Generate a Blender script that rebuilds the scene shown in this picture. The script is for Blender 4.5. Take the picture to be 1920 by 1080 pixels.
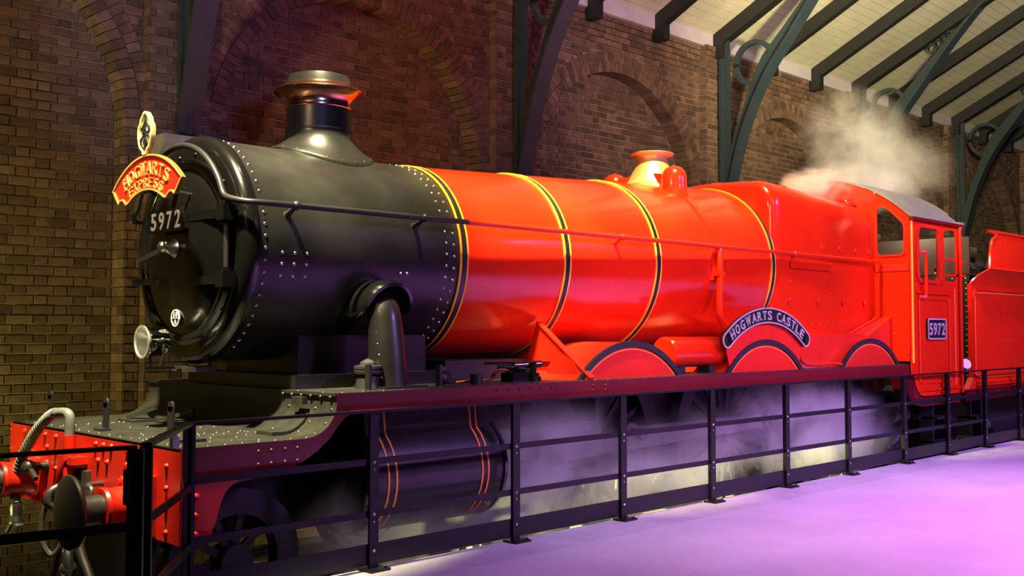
import bpy, bmesh, math, random
from mathutils import Vector, Matrix
R = math.radians
PI = math.pi
rnd = random.Random(7)
sc = bpy.context.scene
col = sc.collection
for o in list(bpy.data.objects):
    bpy.data.objects.remove(o)

# ------------------------------------------------------------------ camera, world, lights, exposure
cd = bpy.data.cameras.new('camera')
cam = bpy.data.objects.new('camera', cd)
col.objects.link(cam)
cd.sensor_width = 36
cd.lens = 36 * 1944.6 / 1920
cd.clip_end = 200
CA, CB = R(45.454), R(2.378)
CAM = Vector((-3.6785, -7.0392, 1.9928))
fw = Vector((math.cos(CA) * math.cos(CB), math.sin(CA) * math.cos(CB), math.sin(CB)))
rt = Vector((math.sin(CA), -math.cos(CA), 0))
up = rt.cross(fw)
M3 = Matrix((rt, up, -fw)).transposed()
cam.matrix_world = Matrix.Translation(CAM) @ M3.to_4x4()
sc.camera = cam
vs = sc.view_settings
sc.display_settings.display_device = 'sRGB'
vs.view_transform = 'Standard'
vs.look = 'None'
vs.gamma = 1
vs.use_curve_mapping = False
vs.exposure = 0.0
sc.cycles.use_denoising = True
sc.cycles.max_bounces = 6
sc.cycles.volume_bounces = 1
sc.cycles.volume_step_rate = 1.5
sc.cycles.volume_max_steps = 96
sc.cycles.sample_clamp_indirect = 6

w = bpy.data.worlds.new('hall_ambience')
sc.world = w
w.use_nodes = True
w.node_tree.nodes['Background'].inputs[0].default_value = (.75, .7, 1, 1)
w.node_tree.nodes['Background'].inputs[1].default_value = .012


def lamp(name, kind, loc, aim, colr, power, size=.3, angle=60, blend=.6, sy=None):
    ld = bpy.data.lights.new(name, kind)
    ld.color = colr
    ld.energy = power
    if kind == 'AREA':
        ld.shape = 'RECTANGLE'
        ld.size = size
        ld.size_y = sy or size
    else:
        ld.shadow_soft_size = size
    if kind == 'SPOT':
        ld.spot_size = R(angle)
        ld.spot_blend = blend
    o = bpy.data.objects.new(name, ld)
    col.objects.link(o)
    o.location = loc
    d = Vector(aim) - Vector(loc)
    o.rotation_euler = d.to_track_quat('-Z', 'Y').to_euler()
    return o


lamp('front_spot', 'SPOT', (-2.1, -1.5, 8.3), (-.1, -.2, 1.8), (1, .87, .52), 12500, .16, 26, .5)
lamp('smokebox_spot', 'SPOT', (.4, -1.5, 8.4), (.95, -.25, 3.2), (1, .86, .50), 9000, .2, 21, .7)
lamp('headboard_spot', 'SPOT', (-6.0, -2.0, 6.4), (-.3, .0, 3.15), (1, .84, .55), 420, .12, 12, .6)
for bx_, bp_ in ((2.7, 12500), (4.0, 11000), (5.4, 9000), (6.9, 3600)):
    lamp('boiler_spot', 'SPOT', (bx_ - 1.9, -2.4, 8.4), (bx_, -.2, 2.95), (1, .80, .30), bp_, .15, 23, .7)
lamp('cab_spot', 'SPOT', (4.6, -1.0, 8.5), (8.7, -.55, 2.8), (1, .76, .32), 9500, .18, 22, .7)
lamp('splasher_spot', 'SPOT', (-.5, -2.3, 7.8), (3.4, -.9, 1.8), (1, .74, .34), 4500, .15, 17, .6)
lamp('tender_spot', 'SPOT', (9.0, -2.6, 7.8), (12.0, -1.1, 2.6), (1, .55, .40), 2200, .22, 30, .7)
lamp('boiler_side', 'SPOT', (.2, -6.2, 4.4), (4.8, -.8, 2.9), (1, .44, .18), 700, .25, 30, 1)
lamp('cab_side', 'SPOT', (6.5, -6.4, 4.6), (9.6, -1.2, 2.8), (1, .38, .24), 420, .25, 34, .9)
lamp('violet_flood', 'SPOT', (5.2, -9.4, 6.6), (4.6, -4.3, .4), (.60, .27, 1), 6000, .5, 70, 1)
lamp('violet_flood_far', 'SPOT', (11.0, -9.2, 6.6), (10.0, -3.8, .4), (.42, .19, 1), 6600, .5, 84, 1)
lamp('pink_flood', 'SPOT', (4.6, -8.6, 6.2), (5.6, -5.2, .4), (1, .22, .74), 2600, .3, 64, 1)
lamp('haze_spot', 'SPOT', (2.0, -7.0, 4.5), (3.6, -1.2, .9), (1, .92, .96), 620, .3, 44, 1)
lamp('haze_spot_far', 'SPOT', (6.0, -7.0, 4.5), (7.4, -1.2, .9), (1, .92, .96), 620, .3, 44, 1)
lamp('rib_blue', 'SPOT', (-1.5, -5.5, 3.2), (1.3, 2.3, 4.8), (.22, .34, 1), 700, .2, 26, .9)
lamp('rib_blue_far', 'SPOT', (3.0, -5.5, 3.4), (6.0, 2.2, 4.6), (.26, .34, 1), 420, .2, 22, .9)
lamp('cab_fill_light', 'POINT', (9.5, .2, 3.7), (9.5, .2, 0), (1, .85, .5), 130, .06)  # added fill with no known source, brightens the cab lining boards
lamp('magenta_side', 'SPOT', (6.5, -8.8, 2.2), (7.0, -1.2, 1.5), (.9, .08, .70), 160, .3, 80, .9)
lamp('roof_wash', 'SPOT', (6.0, -3.6, 4.6), (15.0, .6, 7.6), (1, .90, .48), 5000, .3, 80, .9)
lamp('roof_wash_near', 'SPOT', (2.5, -4.5, 4.6), (9.5, .9, 7.3), (1, .84, .62), 1500, .3, 66, .9)
lamp('eave_violet', 'SPOT', (3, -4, 4.6), (8.0, 2.4, 6.6), (.66, .34, 1), 420, .3, 40, .9)
lamp('wall_amber', 'SPOT', (-3.4, .9, .1), (-.4, 2.85, 2.3), (.95, .93, .22), 520, .15, 84, 1)
lamp('wall_warm', 'SPOT', (-5.5, -2.4, 6.4), (5.6, 2.6, 4.4), (1, .66, .40), 1300, .2, 62, 1)
lamp('wall_warm_far', 'SPOT', (4.5, -4.5, 6.0), (12.0, 2.6, 4.4), (1, .72, .40), 900, .2, 60, .9)
for px_ in (3.2, 4.7, 6.2, 7.6):
    lamp('pit_amber', 'SPOT', (px_, 1.6, -.05), (px_ + .2, -1.0, .95), (.90, .90, .34), 1150, .08, 110, .8)


# ------------------------------------------------------------------ materials
def mat(name, c, rough=.5, metal=0, coat=0, var=0, vscale=6, bump=0, bscale=60, rvar=0, spec=.5):
    m = bpy.data.materials.new(name)
    m.use_nodes = True
    nt = m.node_tree
    b = nt.nodes['Principled BSDF']
    b.inputs['Base Color'].default_value = (*c, 1)
    b.inputs['Roughness'].default_value = rough
    b.inputs['Metallic'].default_value = metal
    b.inputs['Coat Weight'].default_value = coat
    b.inputs['Coat Roughness'].default_value = .08
    b.inputs['Specular IOR Level'].default_value = spec
    tc = nt.nodes.new('ShaderNodeTexCoord')
    if var or rvar:
        n = nt.nodes.new('ShaderNodeTexNoise')
        n.inputs['Scale'].default_value = vscale
        n.inputs['Detail'].default_value = 6
        n.inputs['Roughness'].default_value = .65
        nt.links.new(tc.outputs['Object'], n.inputs['Vector'])
        if var:
            r = nt.nodes.new('ShaderNodeValToRGB')
            r.color_ramp.elements[0].position = .3
            r.color_ramp.elements[1].position = .7
            r.color_ramp.elements[0].color = (*[max(0, x * (1 - var)) for x in c], 1)
            r.color_ramp.elements[1].color = (*[min(1, x * (1 + var)) for x in c], 1)
            nt.links.new(n.outputs['Fac'], r.inputs['Fac'])
            nt.links.new(r.outputs['Color'], b.inputs['Base Color'])
        if rvar:
            mr = nt.nodes.new('ShaderNodeMapRange')
            mr.inputs['To Min'].default_value = max(.03, rough - rvar)
            mr.inputs['To Max'].default_value = min(1, rough + rvar)
            nt.links.new(n.outputs['Fac'], mr.inputs['Value'])
            nt.links.new(mr.outputs['Result'], b.inputs['Roughness'])
    if bump:
        n2 = nt.nodes.new('ShaderNodeTexNoise')
        n2.inputs['Scale'].default_value = bscale
        n2.inputs['Detail'].default_value = 4
        nt.links.new(tc.outputs['Object'], n2.inputs['Vector'])
        bp = nt.nodes.new('ShaderNodeBump')
        bp.inputs['Strength'].default_value = bump
        bp.inputs['Distance'].default_value = .01
        nt.links.new(n2.outputs['Fac'], bp.inputs['Height'])
        nt.links.new(bp.outputs['Normal'], b.inputs['Normal'])
    return m


RED = mat('red_paint', (.64, .018, .004), .2, 0, .35, .06, 2, spec=.35)
REDM = mat('red_paint_worn', (.60, .016, .005), .38, 0, .1, .1, 5)
MAROON = mat('maroon_paint', (.115, .003, .006), .35, 0, .2, .12, 5)
BLK = mat('black_satin', (.014, .014, .013), .34, 0, .15, .25, 4, .06, 14, .08)
BLKG = mat('black_gloss', (.005, .005, .005), .2, 0, .3)
DECK = mat('dusty_deck_black', (.026, .026, .019), .46, 0, 0, .35, 7, .1, 40, .1)
SMOKE = mat('dusty_smokebox_black', (.014, .014, .012), .33, 0, 0, .3, 3, .05, 14, .06, .4)
IRON = mat('dark_iron', (.02, .02, .022), .45, .2)
STEEL = mat('bright_steel', (.6, .6, .56), .28, 1, 0, .15, 8)
CHROME = mat('chrome', (.8, .8, .76), .1, 1)
REFL = mat('lamp_reflector_metal', (.85, .86, .78), .32, .7)
LINB = mat('pale_green_cab_lining', (.38, .38, .26), .5, 0, 0, .25, 6)
GREY = mat('buffer_steel', (.10, .095, .085), .42, .7, 0, .3, 9)
BRASS = mat('brass', (.85, .66, .28), .42, .8, 0, .1, 4)
COPPER = mat('copper_cap', (.62, .28, .16), .2, 1, 0, .12, 5)
GOLD = mat('gold_lining', (.85, .42, .04), .35)
LINE = mat('orange_lining', (.85, .20, .05), .35)
WHITE = mat('white_paint', (.8, .8, .76), .5)
CREAM = mat('cream_crest', (.85, .80, .35), .35, .3)
ROOFG = mat('grey_roof_paint', (.16, .16, .15), .42, 0, 0, .2, 5, .05, 30)
RUB = mat('grey_rubber_hose', (.16, .165, .15), .45, .1, 0, .2, 10)
RAILP = mat('railing_black', (.007, .007, .007), .36, 0, spec=.35)
REDL = mat('headboard_red', (.55, .02, .008), .28, 0, .3)
GOLDP = mat('gold_leaf', (.62, .36, .10), .35, .35)
PLST = mat('plate_letter_metal', (.55, .54, .52), .4, .4)
NPL = mat('plate_black', (.01, .01, .01), .35)
TEAL = mat('teal_iron_paint', (.024, .038, .048), .5, 0, 0, .2, 3)
RAFT = mat('rafter_dark_paint', (.009, .009, .010), .6, 0, 0, .2, 3)
BOARD = mat('cream_boards', (.52, .50, .36), .6, 0, 0, .14, 2.2)
PLATE = mat('wall_plate_paint', (.50, .44, .52), .55, 0, 0, .12, 4)
STONE = mat('pale_stone', (.30, .28, .26), .7, 0, 0, .2, 8)
MORT = mat('old_mortar', (.20, .15, .105), .9, 0, 0, .85, 1.1, .2, 50)
TRACK = mat('track_ballast', (.05, .048, .04), .9, 0, 0, .5, 20, .6, 25)
COAL = mat('coal_black', (.012, .012, .012), .5, 0, 0, .4, 8)


def mat_brick():
    m = mat('brown_brick', (.15, .09, .06), .82, bump=.5, bscale=22)
    nt = m.node_tree
    b = nt.nodes['Principled BSDF']
    g = nt.nodes.new('ShaderNodeNewGeometry')
    oi = nt.nodes.new('ShaderNodeObjectInfo')
    ad = nt.nodes.new('ShaderNodeMath'); ad.operation = 'ADD'
    fr = nt.nodes.new('ShaderNodeMath'); fr.operation = 'FRACT'
    nt.links.new(g.outputs['Random Per Island'], ad.inputs[0])
    nt.links.new(oi.outputs['Random'], ad.inputs[1])
    nt.links.new(ad.outputs[0], fr.inputs[0])
    r = nt.nodes.new('ShaderNodeValToRGB')
    e = r.color_ramp.elements
    e[0].position = 0; e[0].color = (.075, .045, .031, 1)
    e[1].position = 1; e[1].color = (.20, .125, .085, 1)
    for p, c in ((.18, (.11, .062, .042)), (.5, (.145, .082, .055)), (.85, (.18, .105, .07))):
        k = e.new(p); k.color = (*c, 1)
    nt.links.new(fr.outputs[0], r.inputs['Fac'])
    tc = nt.nodes.new('ShaderNodeTexCoord')
    n = nt.nodes.new('ShaderNodeTexNoise')
    n.inputs['Scale'].default_value = 9
    n.inputs['Detail'].default_value = 6
    nt.links.new(tc.outputs['Object'], n.inputs['Vector'])
    mx = nt.nodes.new('ShaderNodeMix'); mx.data_type = 'RGBA'; mx.blend_type = 'MULTIPLY'
    mx.inputs['Factor'].default_value = .8
    r2 = nt.nodes.new('ShaderNodeValToRGB')
    r2.color_ramp.elements[0].position = .3; r2.color_ramp.elements[0].color = (.5, .5, .5, 1)
    r2.color_ramp.elements[1].position = .7; r2.color_ramp.elements[1].color = (1.25, 1.2, 1.15, 1)
    nt.links.new(n.outputs['Fac'], r2.inputs['Fac'])
    nt.links.new(r.outputs['Color'], mx.inputs['A'])
    nt.links.new(r2.outputs['Color'], mx.inputs['B'])
    nt.links.new(mx.outputs['Result'], b.inputs['Base Color'])
    return m


BRICK = mat_brick()


def mat_concrete(name, c, var, bump):
    m = mat(name, c, .5, 0, 0, var, 1.1, bump, 90, .12)
    return m


CONC = mat_concrete('smooth_concrete', (.52, .50, .50), .12, .05)
CONCR = mat_concrete('rough_concrete', (.47, .46, .46), .3, .8)


def mat_glass(name, tint=(.9, .9, .9), alpha=.25, rough=.05):
    m = bpy.data.materials.new(name)
    m.use_nodes = True
    nt = m.node_tree
    b = nt.nodes['Principled BSDF']
    b.inputs['Base Color'].default_value = (*tint, 1)
    b.inputs['Roughness'].default_value = rough
    b.inputs['Transmission Weight'].default_value = 1
    b.inputs['IOR'].default_value = 1.1
    return m


GLASS = mat_glass('cab_glass')


# ------------------------------------------------------------------ mesh builder
class MB:
    def __init__(s):
        s.v = []; s.f = []

    def add(s, vs_, fs):
        n = len(s.v)
        s.v += [tuple(x) for x in vs_]
        s.f += [tuple(i + n for i in f) for f in fs]
        return s

    def box(s, x0, x1, y0, y1, z0, z1):
        return s.add([(x, y, z) for x in (x0, x1) for y in (y0, y1) for z in (z0, z1)],
                     [(0, 1, 3, 2), (4, 6, 7, 5), (0, 4, 5, 1), (2, 3, 7, 6), (0, 2, 6, 4), (1, 5, 7, 3)])

    def bar(s, p, q, wdt, h, upv=(0, 0, 1)):
        p, q = Vector(p), Vector(q)
        d = (q - p).normalized()
        u_ = Vector(upv)
        a = d.cross(u_)
        if a.length < 1e-4:
            a = d.cross(Vector((1, 0, 0)))
        a.normalize()
        b = a.cross(d).normalized()
        vs_ = [e + a * i * wdt / 2 + b * j * h / 2 for e in (p, q) for i, j in ((-1, -1), (1, -1), (1, 1), (-1, 1))]
        return s.add(vs_, [(3, 2, 1, 0), (4, 5, 6, 7), (0, 1, 5, 4), (1, 2, 6, 5), (2, 3, 7, 6), (3, 0, 4, 7)])

    def lathe(s, prof, o=(0, 0, 0), ax=(1, 0, 0), n=48, a0=0, a1=2 * PI, ref=None):
        """prof: (t along axis, radius)"""
        o = Vector(o); ax = Vector(ax).normalized()
        u_ = Vector(ref) if ref else (Vector((0, 0, 1)) if abs(ax.z) < .9 else Vector((1, 0, 0)))
        u_ = (u_ - ax * u_.dot(ax)).normalized()
        v_ = ax.cross(u_)
        full = abs(a1 - a0 - 2 * PI) < 1e-6
        m = n if full else n + 1
        V = []; F = []
        for t, r in prof:
            for i in range(m):
                a = a0 + (a1 - a0) * i / n
                V.append(o + ax * t + (u_ * math.cos(a) + v_ * math.sin(a)) * r)
        for k in range(len(prof) - 1):
            for i in range(n):
                j = (i + 1) % m
                F.append((k * m + i, k * m + j, (k + 1) * m + j, (k + 1) * m + i))
        return s.add(V, F)

    def cyl(s, p, q, r0, r1=None, n=16):
        p, q = Vector(p), Vector(q)
        r1 = r0 if r1 is None else r1
        L = (q - p).length
        return s.lathe([(0, 0), (0, r0), (L, r1), (L, 0)], p, q - p, n)

    def tube(s, pts, r, n=10, caps=True, closed=False):
        P_ = [Vector(p) for p in pts]
        rr = r if isinstance(r, (list, tuple)) else [r] * len(P_)
        N = len(P_)
        T = []
        for i in range(N):
            a = P_[(i - 1) % N] if (closed or i > 0) else P_[i]
            b = P_[(i + 1) % N] if (closed or i < N - 1) else P_[i]
            T.append((b - a).normalized())
        u_ = T[0].orthogonal().normalized()
        V = []; F = []
        for i in range(N):
            u_ = (u_ - T[i] * u_.dot(T[i])).normalized()
            v_ = T[i].cross(u_)
            for k in range(n):
                a = 2 * PI * k / n
                V.append(P_[i] + (u_ * math.cos(a) + v_ * math.sin(a)) * rr[i])
        for i in range(N if closed else N - 1):
            for k in range(n):
                a, b = i * n + k, i * n + (k + 1) % n
                c, d = ((i + 1) % N) * n + (k + 1) % n, ((i + 1) % N) * n + k
                F.append((a, b, c, d))
        if caps and not closed:
            F.append(tuple(reversed(range(n))))
            F.append(tuple(range((N - 1) * n, N * n)))
        return s.add(V, F)

    def prism(s, poly, fn, c0, c1):
        """poly of (a,b); fn(a,b,c)->xyz"""
        n = len(poly)
        V = [fn(a, b, c0) for a, b in poly] + [fn(a, b, c1) for a, b in poly]
        F = [tuple(range(n)), tuple(reversed(range(n, 2 * n)))]
        for i in range(n):
            j = (i + 1) % n
            F.append((i, i + n, j + n, j))
        return s.add(V, F)

    def strip(s, A, B, fn, c0, c1, closed=False):
        """band between two polylines A,B in 2d, extruded c0..c1"""
        n = len(A)
        V = []
        for c in (c0, c1):
            V += [fn(a, b, c) for a, b in A] + [fn(a, b, c) for a, b in B]
        F = []
        rng = n if closed else n - 1
        for i in range(rng):
            j = (i + 1) % n
            F.append((i, j, n + j, n + i))
            F.append((2 * n + i, 3 * n + i, 3 * n + j, 2 * n + j))
            F.append((i, 2 * n + i, 2 * n + j, j))
            F.append((n + i, n + j, 3 * n + j, 3 * n + i))
        if not closed:
            F.append((0, n, 3 * n, 2 * n))
            F.append((n - 1, 3 * n - 1, 4 * n - 1, 2 * n - 1))
        return s.add(V, F)

    def dome(s, p, nrm, r, h=None, n=8):
        h = h or r * .8
        prof = [(0, r), (h * .55, r * .86), (h * .9, r * .45), (h, 0)]
        return s.lathe(prof, Vector(p) - Vector(nrm).normalized() * .002, nrm, n)

    def ball(s, p, r, n=12):
        prof = [(-r * math.cos(PI * i / 8), r * math.sin(PI * i / 8)) for i in range(9)]
        return s.lathe(prof, p, (0, 0, 1), n)

    def build(s, name, m, parent=None, smooth=True, angle=38, kind=None, label=None):
        me = bpy.data.meshes.new(name)
        me.from_pydata(s.v, [], s.f)
        bm = bmesh.new()
        bm.from_mesh(me)
        bmesh.ops.remove_doubles(bm, verts=bm.verts, dist=1e-5)
        bmesh.ops.recalc_face_normals(bm, faces=bm.faces)
        bm.to_mesh(me)
        bm.free()
        me.materials.append(m)
        if smooth:
            me.shade_smooth()
            me.set_sharp_from_angle(angle=R(angle))
        o = bpy.data.objects.new(name, me)
        col.objects.link(o)
        if parent:
            o.parent = parent
            if parent.type == 'EMPTY':
                o.location = -Vector(parent.location)
        if kind:
            o['kind'] = kind
        if label:
            o['label'] = label
        return o


def thing(name, loc, label, cat, group=None):
    o = bpy.data.objects.new(name, None)
    o.empty_display_size = .2
    col.objects.link(o)
    o.location = loc
    o['label'] = label
    o['category'] = cat
    if group:
        o['group'] = group
    return o


def tag(o, label, cat, group=None):
    o['label'] = label
    o['category'] = cat
    if group:
        o['group'] = group
    return o


def smoothpts(pts, k=6):
    P_ = [Vector(p) for p in pts]
    out = []
    for i in range(len(P_) - 1):
        p0 = P_[max(i - 1, 0)]; p1 = P_[i]; p2 = P_[i + 1]; p3 = P_[min(i + 2, len(P_) - 1)]
        for j in range(k):
            t = j / k
            out.append(.5 * ((2 * p1) + (p2 - p0) * t + (2 * p0 - 5 * p1 + 4 * p2 - p3) * t * t + (3 * p1 - p0 - 3 * p2 + p3) * t ** 3))
    out.append(P_[-1])
    return out


def arc(cx, cy, r, a0, a1, n):
    return [(cx + r * math.cos(a0 + (a1 - a0) * i / n), cy + r * math.sin(a0 + (a1 - a0) * i / n)) for i in range(n + 1)]


def roundrect(x0, x1, y0, y1, r, n=4):
    p = []
    for cx, cy, a in ((x1 - r, y1 - r, 0), (x0 + r, y1 - r, 90), (x0 + r, y0 + r, 180), (x1 - r, y0 + r, 270)):
        p += arc(cx, cy, r, R(a), R(a + 90), n)
    return p


FY = lambda a, b, c: (a, c, b)      # polygon in x,z extruded along y
FX = lambda a, b, c: (c, a, b)      # polygon in y,z extruded along x
FZ = lambda a, b, c: (a, b, c)      # polygon in x,y extruded along z

_glyph = {}


def glyph(ch, bold):
    k = (ch, bold)
    if k not in _glyph:
        cu = bpy.data.curves.new('g', 'FONT')
        cu.body = ch
        cu.size = 1
        cu.extrude = .5
        cu.offset = bold
        cu.resolution_u = 3
        ob = bpy.data.objects.new('g', cu)
        col.objects.link(ob)
        dg = bpy.context.evaluated_depsgraph_get()
        dg.update()
        me = bpy.data.meshes.new_from_object(ob.evaluated_get(dg))
        V = [tuple(v.co) for v in me.vertices]
        F = [tuple(p.vertices) for p in me.polygons]
        bpy.data.objects.remove(ob)
        xs = [v[0] for v in V] or [0, .3]
        _glyph[k] = (V, F, min(xs), max(xs))
    return _glyph[k]


SERIF = {'H': [(0, .14), (0, .86), (1, .14), (1, .86)], 'A': [(0, .06), (0, .94)], 'R': [(0, .14), (0, .94)],
         'T': [(0, .5)], 'P': [(0, .14)], 'X': [(0, .1), (0, .9), (1, .1), (1, .9)], 'W': [(1, .06), (1, .94)], 'L': [(1, .14)]}


def letter(mb, ch, fn, hgt, wid, depth, bold=.02, serif=False):
    """glyph centred on a=0, baseline b=0; fn(a,b,c)"""
    V, F, x0, x1 = glyph(ch, bold)
    sx = wid / max(x1 - x0, .01); sy = hgt / .70
    mb.add([fn((x - (x0 + x1) / 2) * sx, y * sy, (z + .5) * depth) for x, y, z in V], F)
    if serif:
        for top, f in SERIF.get(ch, []):
            a = (f - .5) * wid
            b = hgt * (.95 if top else .05)
            q = wid * .2; t = hgt * .06
            mb.add([fn(a + i, b + j, k * depth) for i in (-q, q) for j in (-t, t) for k in (0, 1)],
                   [(0, 1, 3, 2), (4, 6, 7, 5), (0, 4, 5, 1), (2, 3, 7, 6), (0, 2, 6, 4), (1, 5, 7, 3)])


# ------------------------------------------------------------------ setting: brick wall
YF, YB = 2.6, 2.85                    # wall face, recess back
BAY = 4.63
PX = [1.10 + BAY * k for k in range(-1, 6)]
AC = [3.415 + BAY * k for k in range(-1, 5)]
AR, ZS = 1.82, 3.95
CH = .0905
S_, H_ = .243, .1215
JT = .010
X0, X1, ZB, ZT = -3.6, 24.0, -.30, 6.58


def project(p):
    d = Vector(p) - CAM
    k = d.dot(fw)
    return (960 + 1944.6 * d.dot(rt) / k, 540 - 1944.6 * d.dot(up) / k, k)


def arch_iv(z, r):
    """x intervals inside the arches at height z"""
    iv = []
    for c in AC:
        if z < ZS:
            iv.append((c - r, c + r))
        elif z < ZS + r:
            h = math.sqrt(r * r - (z - ZS) ** 2)
            iv.append((c - h, c + h))
    return iv


def comp(iv, a, b):
    out = []; x = a
    for p, q in sorted(iv):
        if p > x:
            out.append((x, min(p, b)))
        x = max(x, q)
        if x >= b:
            break
    if x < b:
        out.append((x, b))
    return out


bricks = []      # (x0,x1,z0,z1,yface)


def course_fill(intervals, z0, yface, row, xo=0.0, tag_=''):
    for a, b in intervals:
        if b - a < .03:
            continue
        # flemish bond aligned to a global origin
        per = S_ + H_
        off = (per / 2 if row % 2 else 0) + xo
        k = math.floor((a - off) / per) - 1
        x = off + k * per
        while x < b:
            for L in (S_, H_):
                p, q = max(x, a), min(x + L, b)
                if q - p > .035:
                    bricks.append((p + JT / 2, q - JT / 2, z0 + JT / 2, z0 + CH - JT / 2, yface))
                x += L


RING = .30
row = 0
z = ZB
while z < ZT - .02:
    zm = z + CH / 2
    ins = [i for i in arch_iv(zm, AR)]
    outr = arch_iv(zm, AR + (RING if zm > ZS else 0))
    course_fill(ins, z, YB, row)
    pil = [(p - .33, p + .33) for p in PX]
    face = comp(outr + pil, X0, X1)
    # oversailing courses under the eave
    step = 0 if z < ZT - .5 else (.03 if int((ZT - z) / CH) in (1, 2) else .015)
    course_fill(face, z, YF - step, row)
    course_fill([(max(a, X0), min(b, X1)) for a, b in pil], z, YF - .12 - step, row, .06)
    z += CH
    row += 1


def brick_geom(x0, x1, z0, z1, yf, dep=.03):
    c = .004
    V = [(x0, yf + dep, z0), (x1, yf + dep, z0), (x1, yf + dep, z1), (x0, yf + dep, z1),
         (x0 + c, yf, z0 + c), (x1 - c, yf, z0 + c), (x1 - c, yf, z1 - c), (x0 + c, yf, z1 - c)]
    F = [(4, 5, 6, 7), (0, 1, 5, 4), (1, 2, 6, 5), (2, 3, 7, 6), (3, 0, 4, 7)]
    return V, F


def hidden(px, py):
    """rough silhouette of engine and fence in the picture"""
    if px > 235 and py > 300:
        return True
    if px > 500 and px < 690 and py > 140:
        return True
    if px > 200 and px < 330 and py > 210:
        return True
    return False


cand = []
for i, (x0, x1, z0, z1, yf) in enumerate(bricks):
    px, py, k = project(((x0 + x1) / 2, yf, (z0 + z1) / 2))
    ok = 6 < px < 1912 and 6 < py < 1074 and k > 0 and not hidden(px, py) and not (py > 740 and px < 400)
    if ok:
        a = project((x0, yf, z0)); b = project((x1, yf, z0))
        cand.append((-(b[0] - a[0]) * (z1 - z0) / k, i))
cand.sort()
single = set(i for _, i in cand[:300])

wall = MB()
# mortar backing
for (a, b, y) in ((X0, X1, YB),):
    wall.add([(a, y + .012, ZB), (b, y + .012, ZB), (b, y + .012, ZT), (a, y + .012, ZT)], [(0, 1, 2, 3)])
mort = MB()
nz = 24
for c in AC:
    # spandrel mortar plane pieces around each arch
    A = [(c - AR - .02, ZB)] + [(c + (AR + .02) * math.cos(PI - PI * i / nz), ZS + (AR + .02) * math.sin(PI - PI * i / nz)) for i in range(nz + 1)] + [(c + AR + .02, ZB)]
    half = BAY / 2
    B = [(c - half, ZB)] + [(c + half * math.cos(PI - PI * i / nz) * 1.0, min(ZT, ZS + (ZT - ZS) * 1.5 * math.sin(PI * i / nz))) for i in range(nz + 1)] + [(c + half, ZB)]
    B[1] = (c - half, ZS); B[nz + 1] = (c + half, ZS)
    wall.strip(A, B, FY, YF + .012, YF + .03)
    # corners above
    for sg in (-1, 1):
        wall.add([(c + sg * half, YF + .014, ZS), (c + sg * half, YF + .014, ZT), (c + sg * half * .55, YF + .014, ZT),
                  (c + sg * half * .9, YF + .014, ZS + .9)], [(0, 1, 2, 3)])
    wall.add([(c - half, YF + .015, ZT - .42), (c + half, YF + .015, ZT - .42), (c + half, YF + .015, ZT), (c - half, YF + .015, ZT)], [(0, 1, 2, 3)])
    # jamb returns
    for sg in (-1, 1):
        wall.add([(c + sg * (AR + .012), YF, ZB), (c + sg * (AR + .012), YB + .02, ZB), (c + sg * (AR + .012), YB + .02, ZS), (c + sg * (AR + .012), YF, ZS)], [(0, 1, 2, 3)])
for p in PX:
    wall.box(p - .322, p + .322, YF - .109, YF + .02, ZB, ZT)
wall.box(X0, X1, YB + .03, YB + .35, ZB - .2, ZT + .25)
wl = wall.build('wall_far', MORT, None, smooth=False)
wl['kind'] = 'structure'

msn = MB()
shared = {}
for i, (x0, x1, z0, z1, yf) in enumerate(bricks):
    dj = rnd.uniform(-.006, .004)
    if i in single:
        L = round(x1 - x0, 3)
        if L not in shared:
            V, F = brick_geom(-L / 2, L / 2, -(CH - JT) / 2, (CH - JT) / 2, 0)
            me = bpy.data.meshes.new('brick')
            me.from_pydata(V, [], F)
            me.materials.append(BRICK)
            shared[L] = me
        o = bpy.data.objects.new('brick', shared[L])
        col.objects.link(o)
        o.location = ((x0 + x1) / 2, yf + dj, (z0 + z1) / 2)
        o.parent = wl
    else:
        V, F = brick_geom(x0, x1, z0, z1, yf + dj)
        msn.add(V, F)


def wedge(mb, c, r0, r1, a0, a1, y0, y1):
    g = .0045
    da0, da1 = g / r0, g / r0
    V = []
    for y in (y0, y1):
        for r_, a in ((r0, a0 + da0), (r1 - g, a0 + da0), (r1 - g, a1 - da1), (r0, a1 - da1)):
            V.append((c + r_ * math.cos(a), y, ZS + r_ * math.sin(a)))
    mb.add(V, [(0, 1, 2, 3), (7, 6, 5, 4), (0, 4, 5, 1), (1, 5, 6, 2), (2, 6, 7, 3), (3, 7, 4, 0)])


for c in AC:
    n1 = int(PI * AR / .0905)
    for i in range(n1):
        j = rnd.uniform(-.005, .005)
        wedge(msn, c, AR, AR + .148, PI * i / n1, PI * (i + 1) / n1, YF - .012 + j, YB)
    n2 = int(PI * (AR + .15) / .0905)
    for i in range(n2):
        j = rnd.uniform(-.005, .005)
        wedge(msn, c, AR + .15, AR + .30, PI * i / n2, PI * (i + 1) / n2, YF - .004 + j, YF + .05)
    # jamb bricks (reveals)
    k = 0
    z = ZB
    while z < ZS - .01:
        for sg in (-1, 1):
            x = c + sg * AR
            d = YB - YF
            if k % 2:
                cuts = [(YF - .004, YF + d * .5 - .005), (YF + d * .5 + .005, YB)]
            else:
                cuts = [(YF - .004, YB)]
            for y0, y1 in cuts:
                msn.box(min(x, x + sg * .03), max(x, x + sg * .03), y0, y1, z + JT / 2, min(z + CH - JT / 2, ZS))
        z += CH
        k += 1
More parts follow.
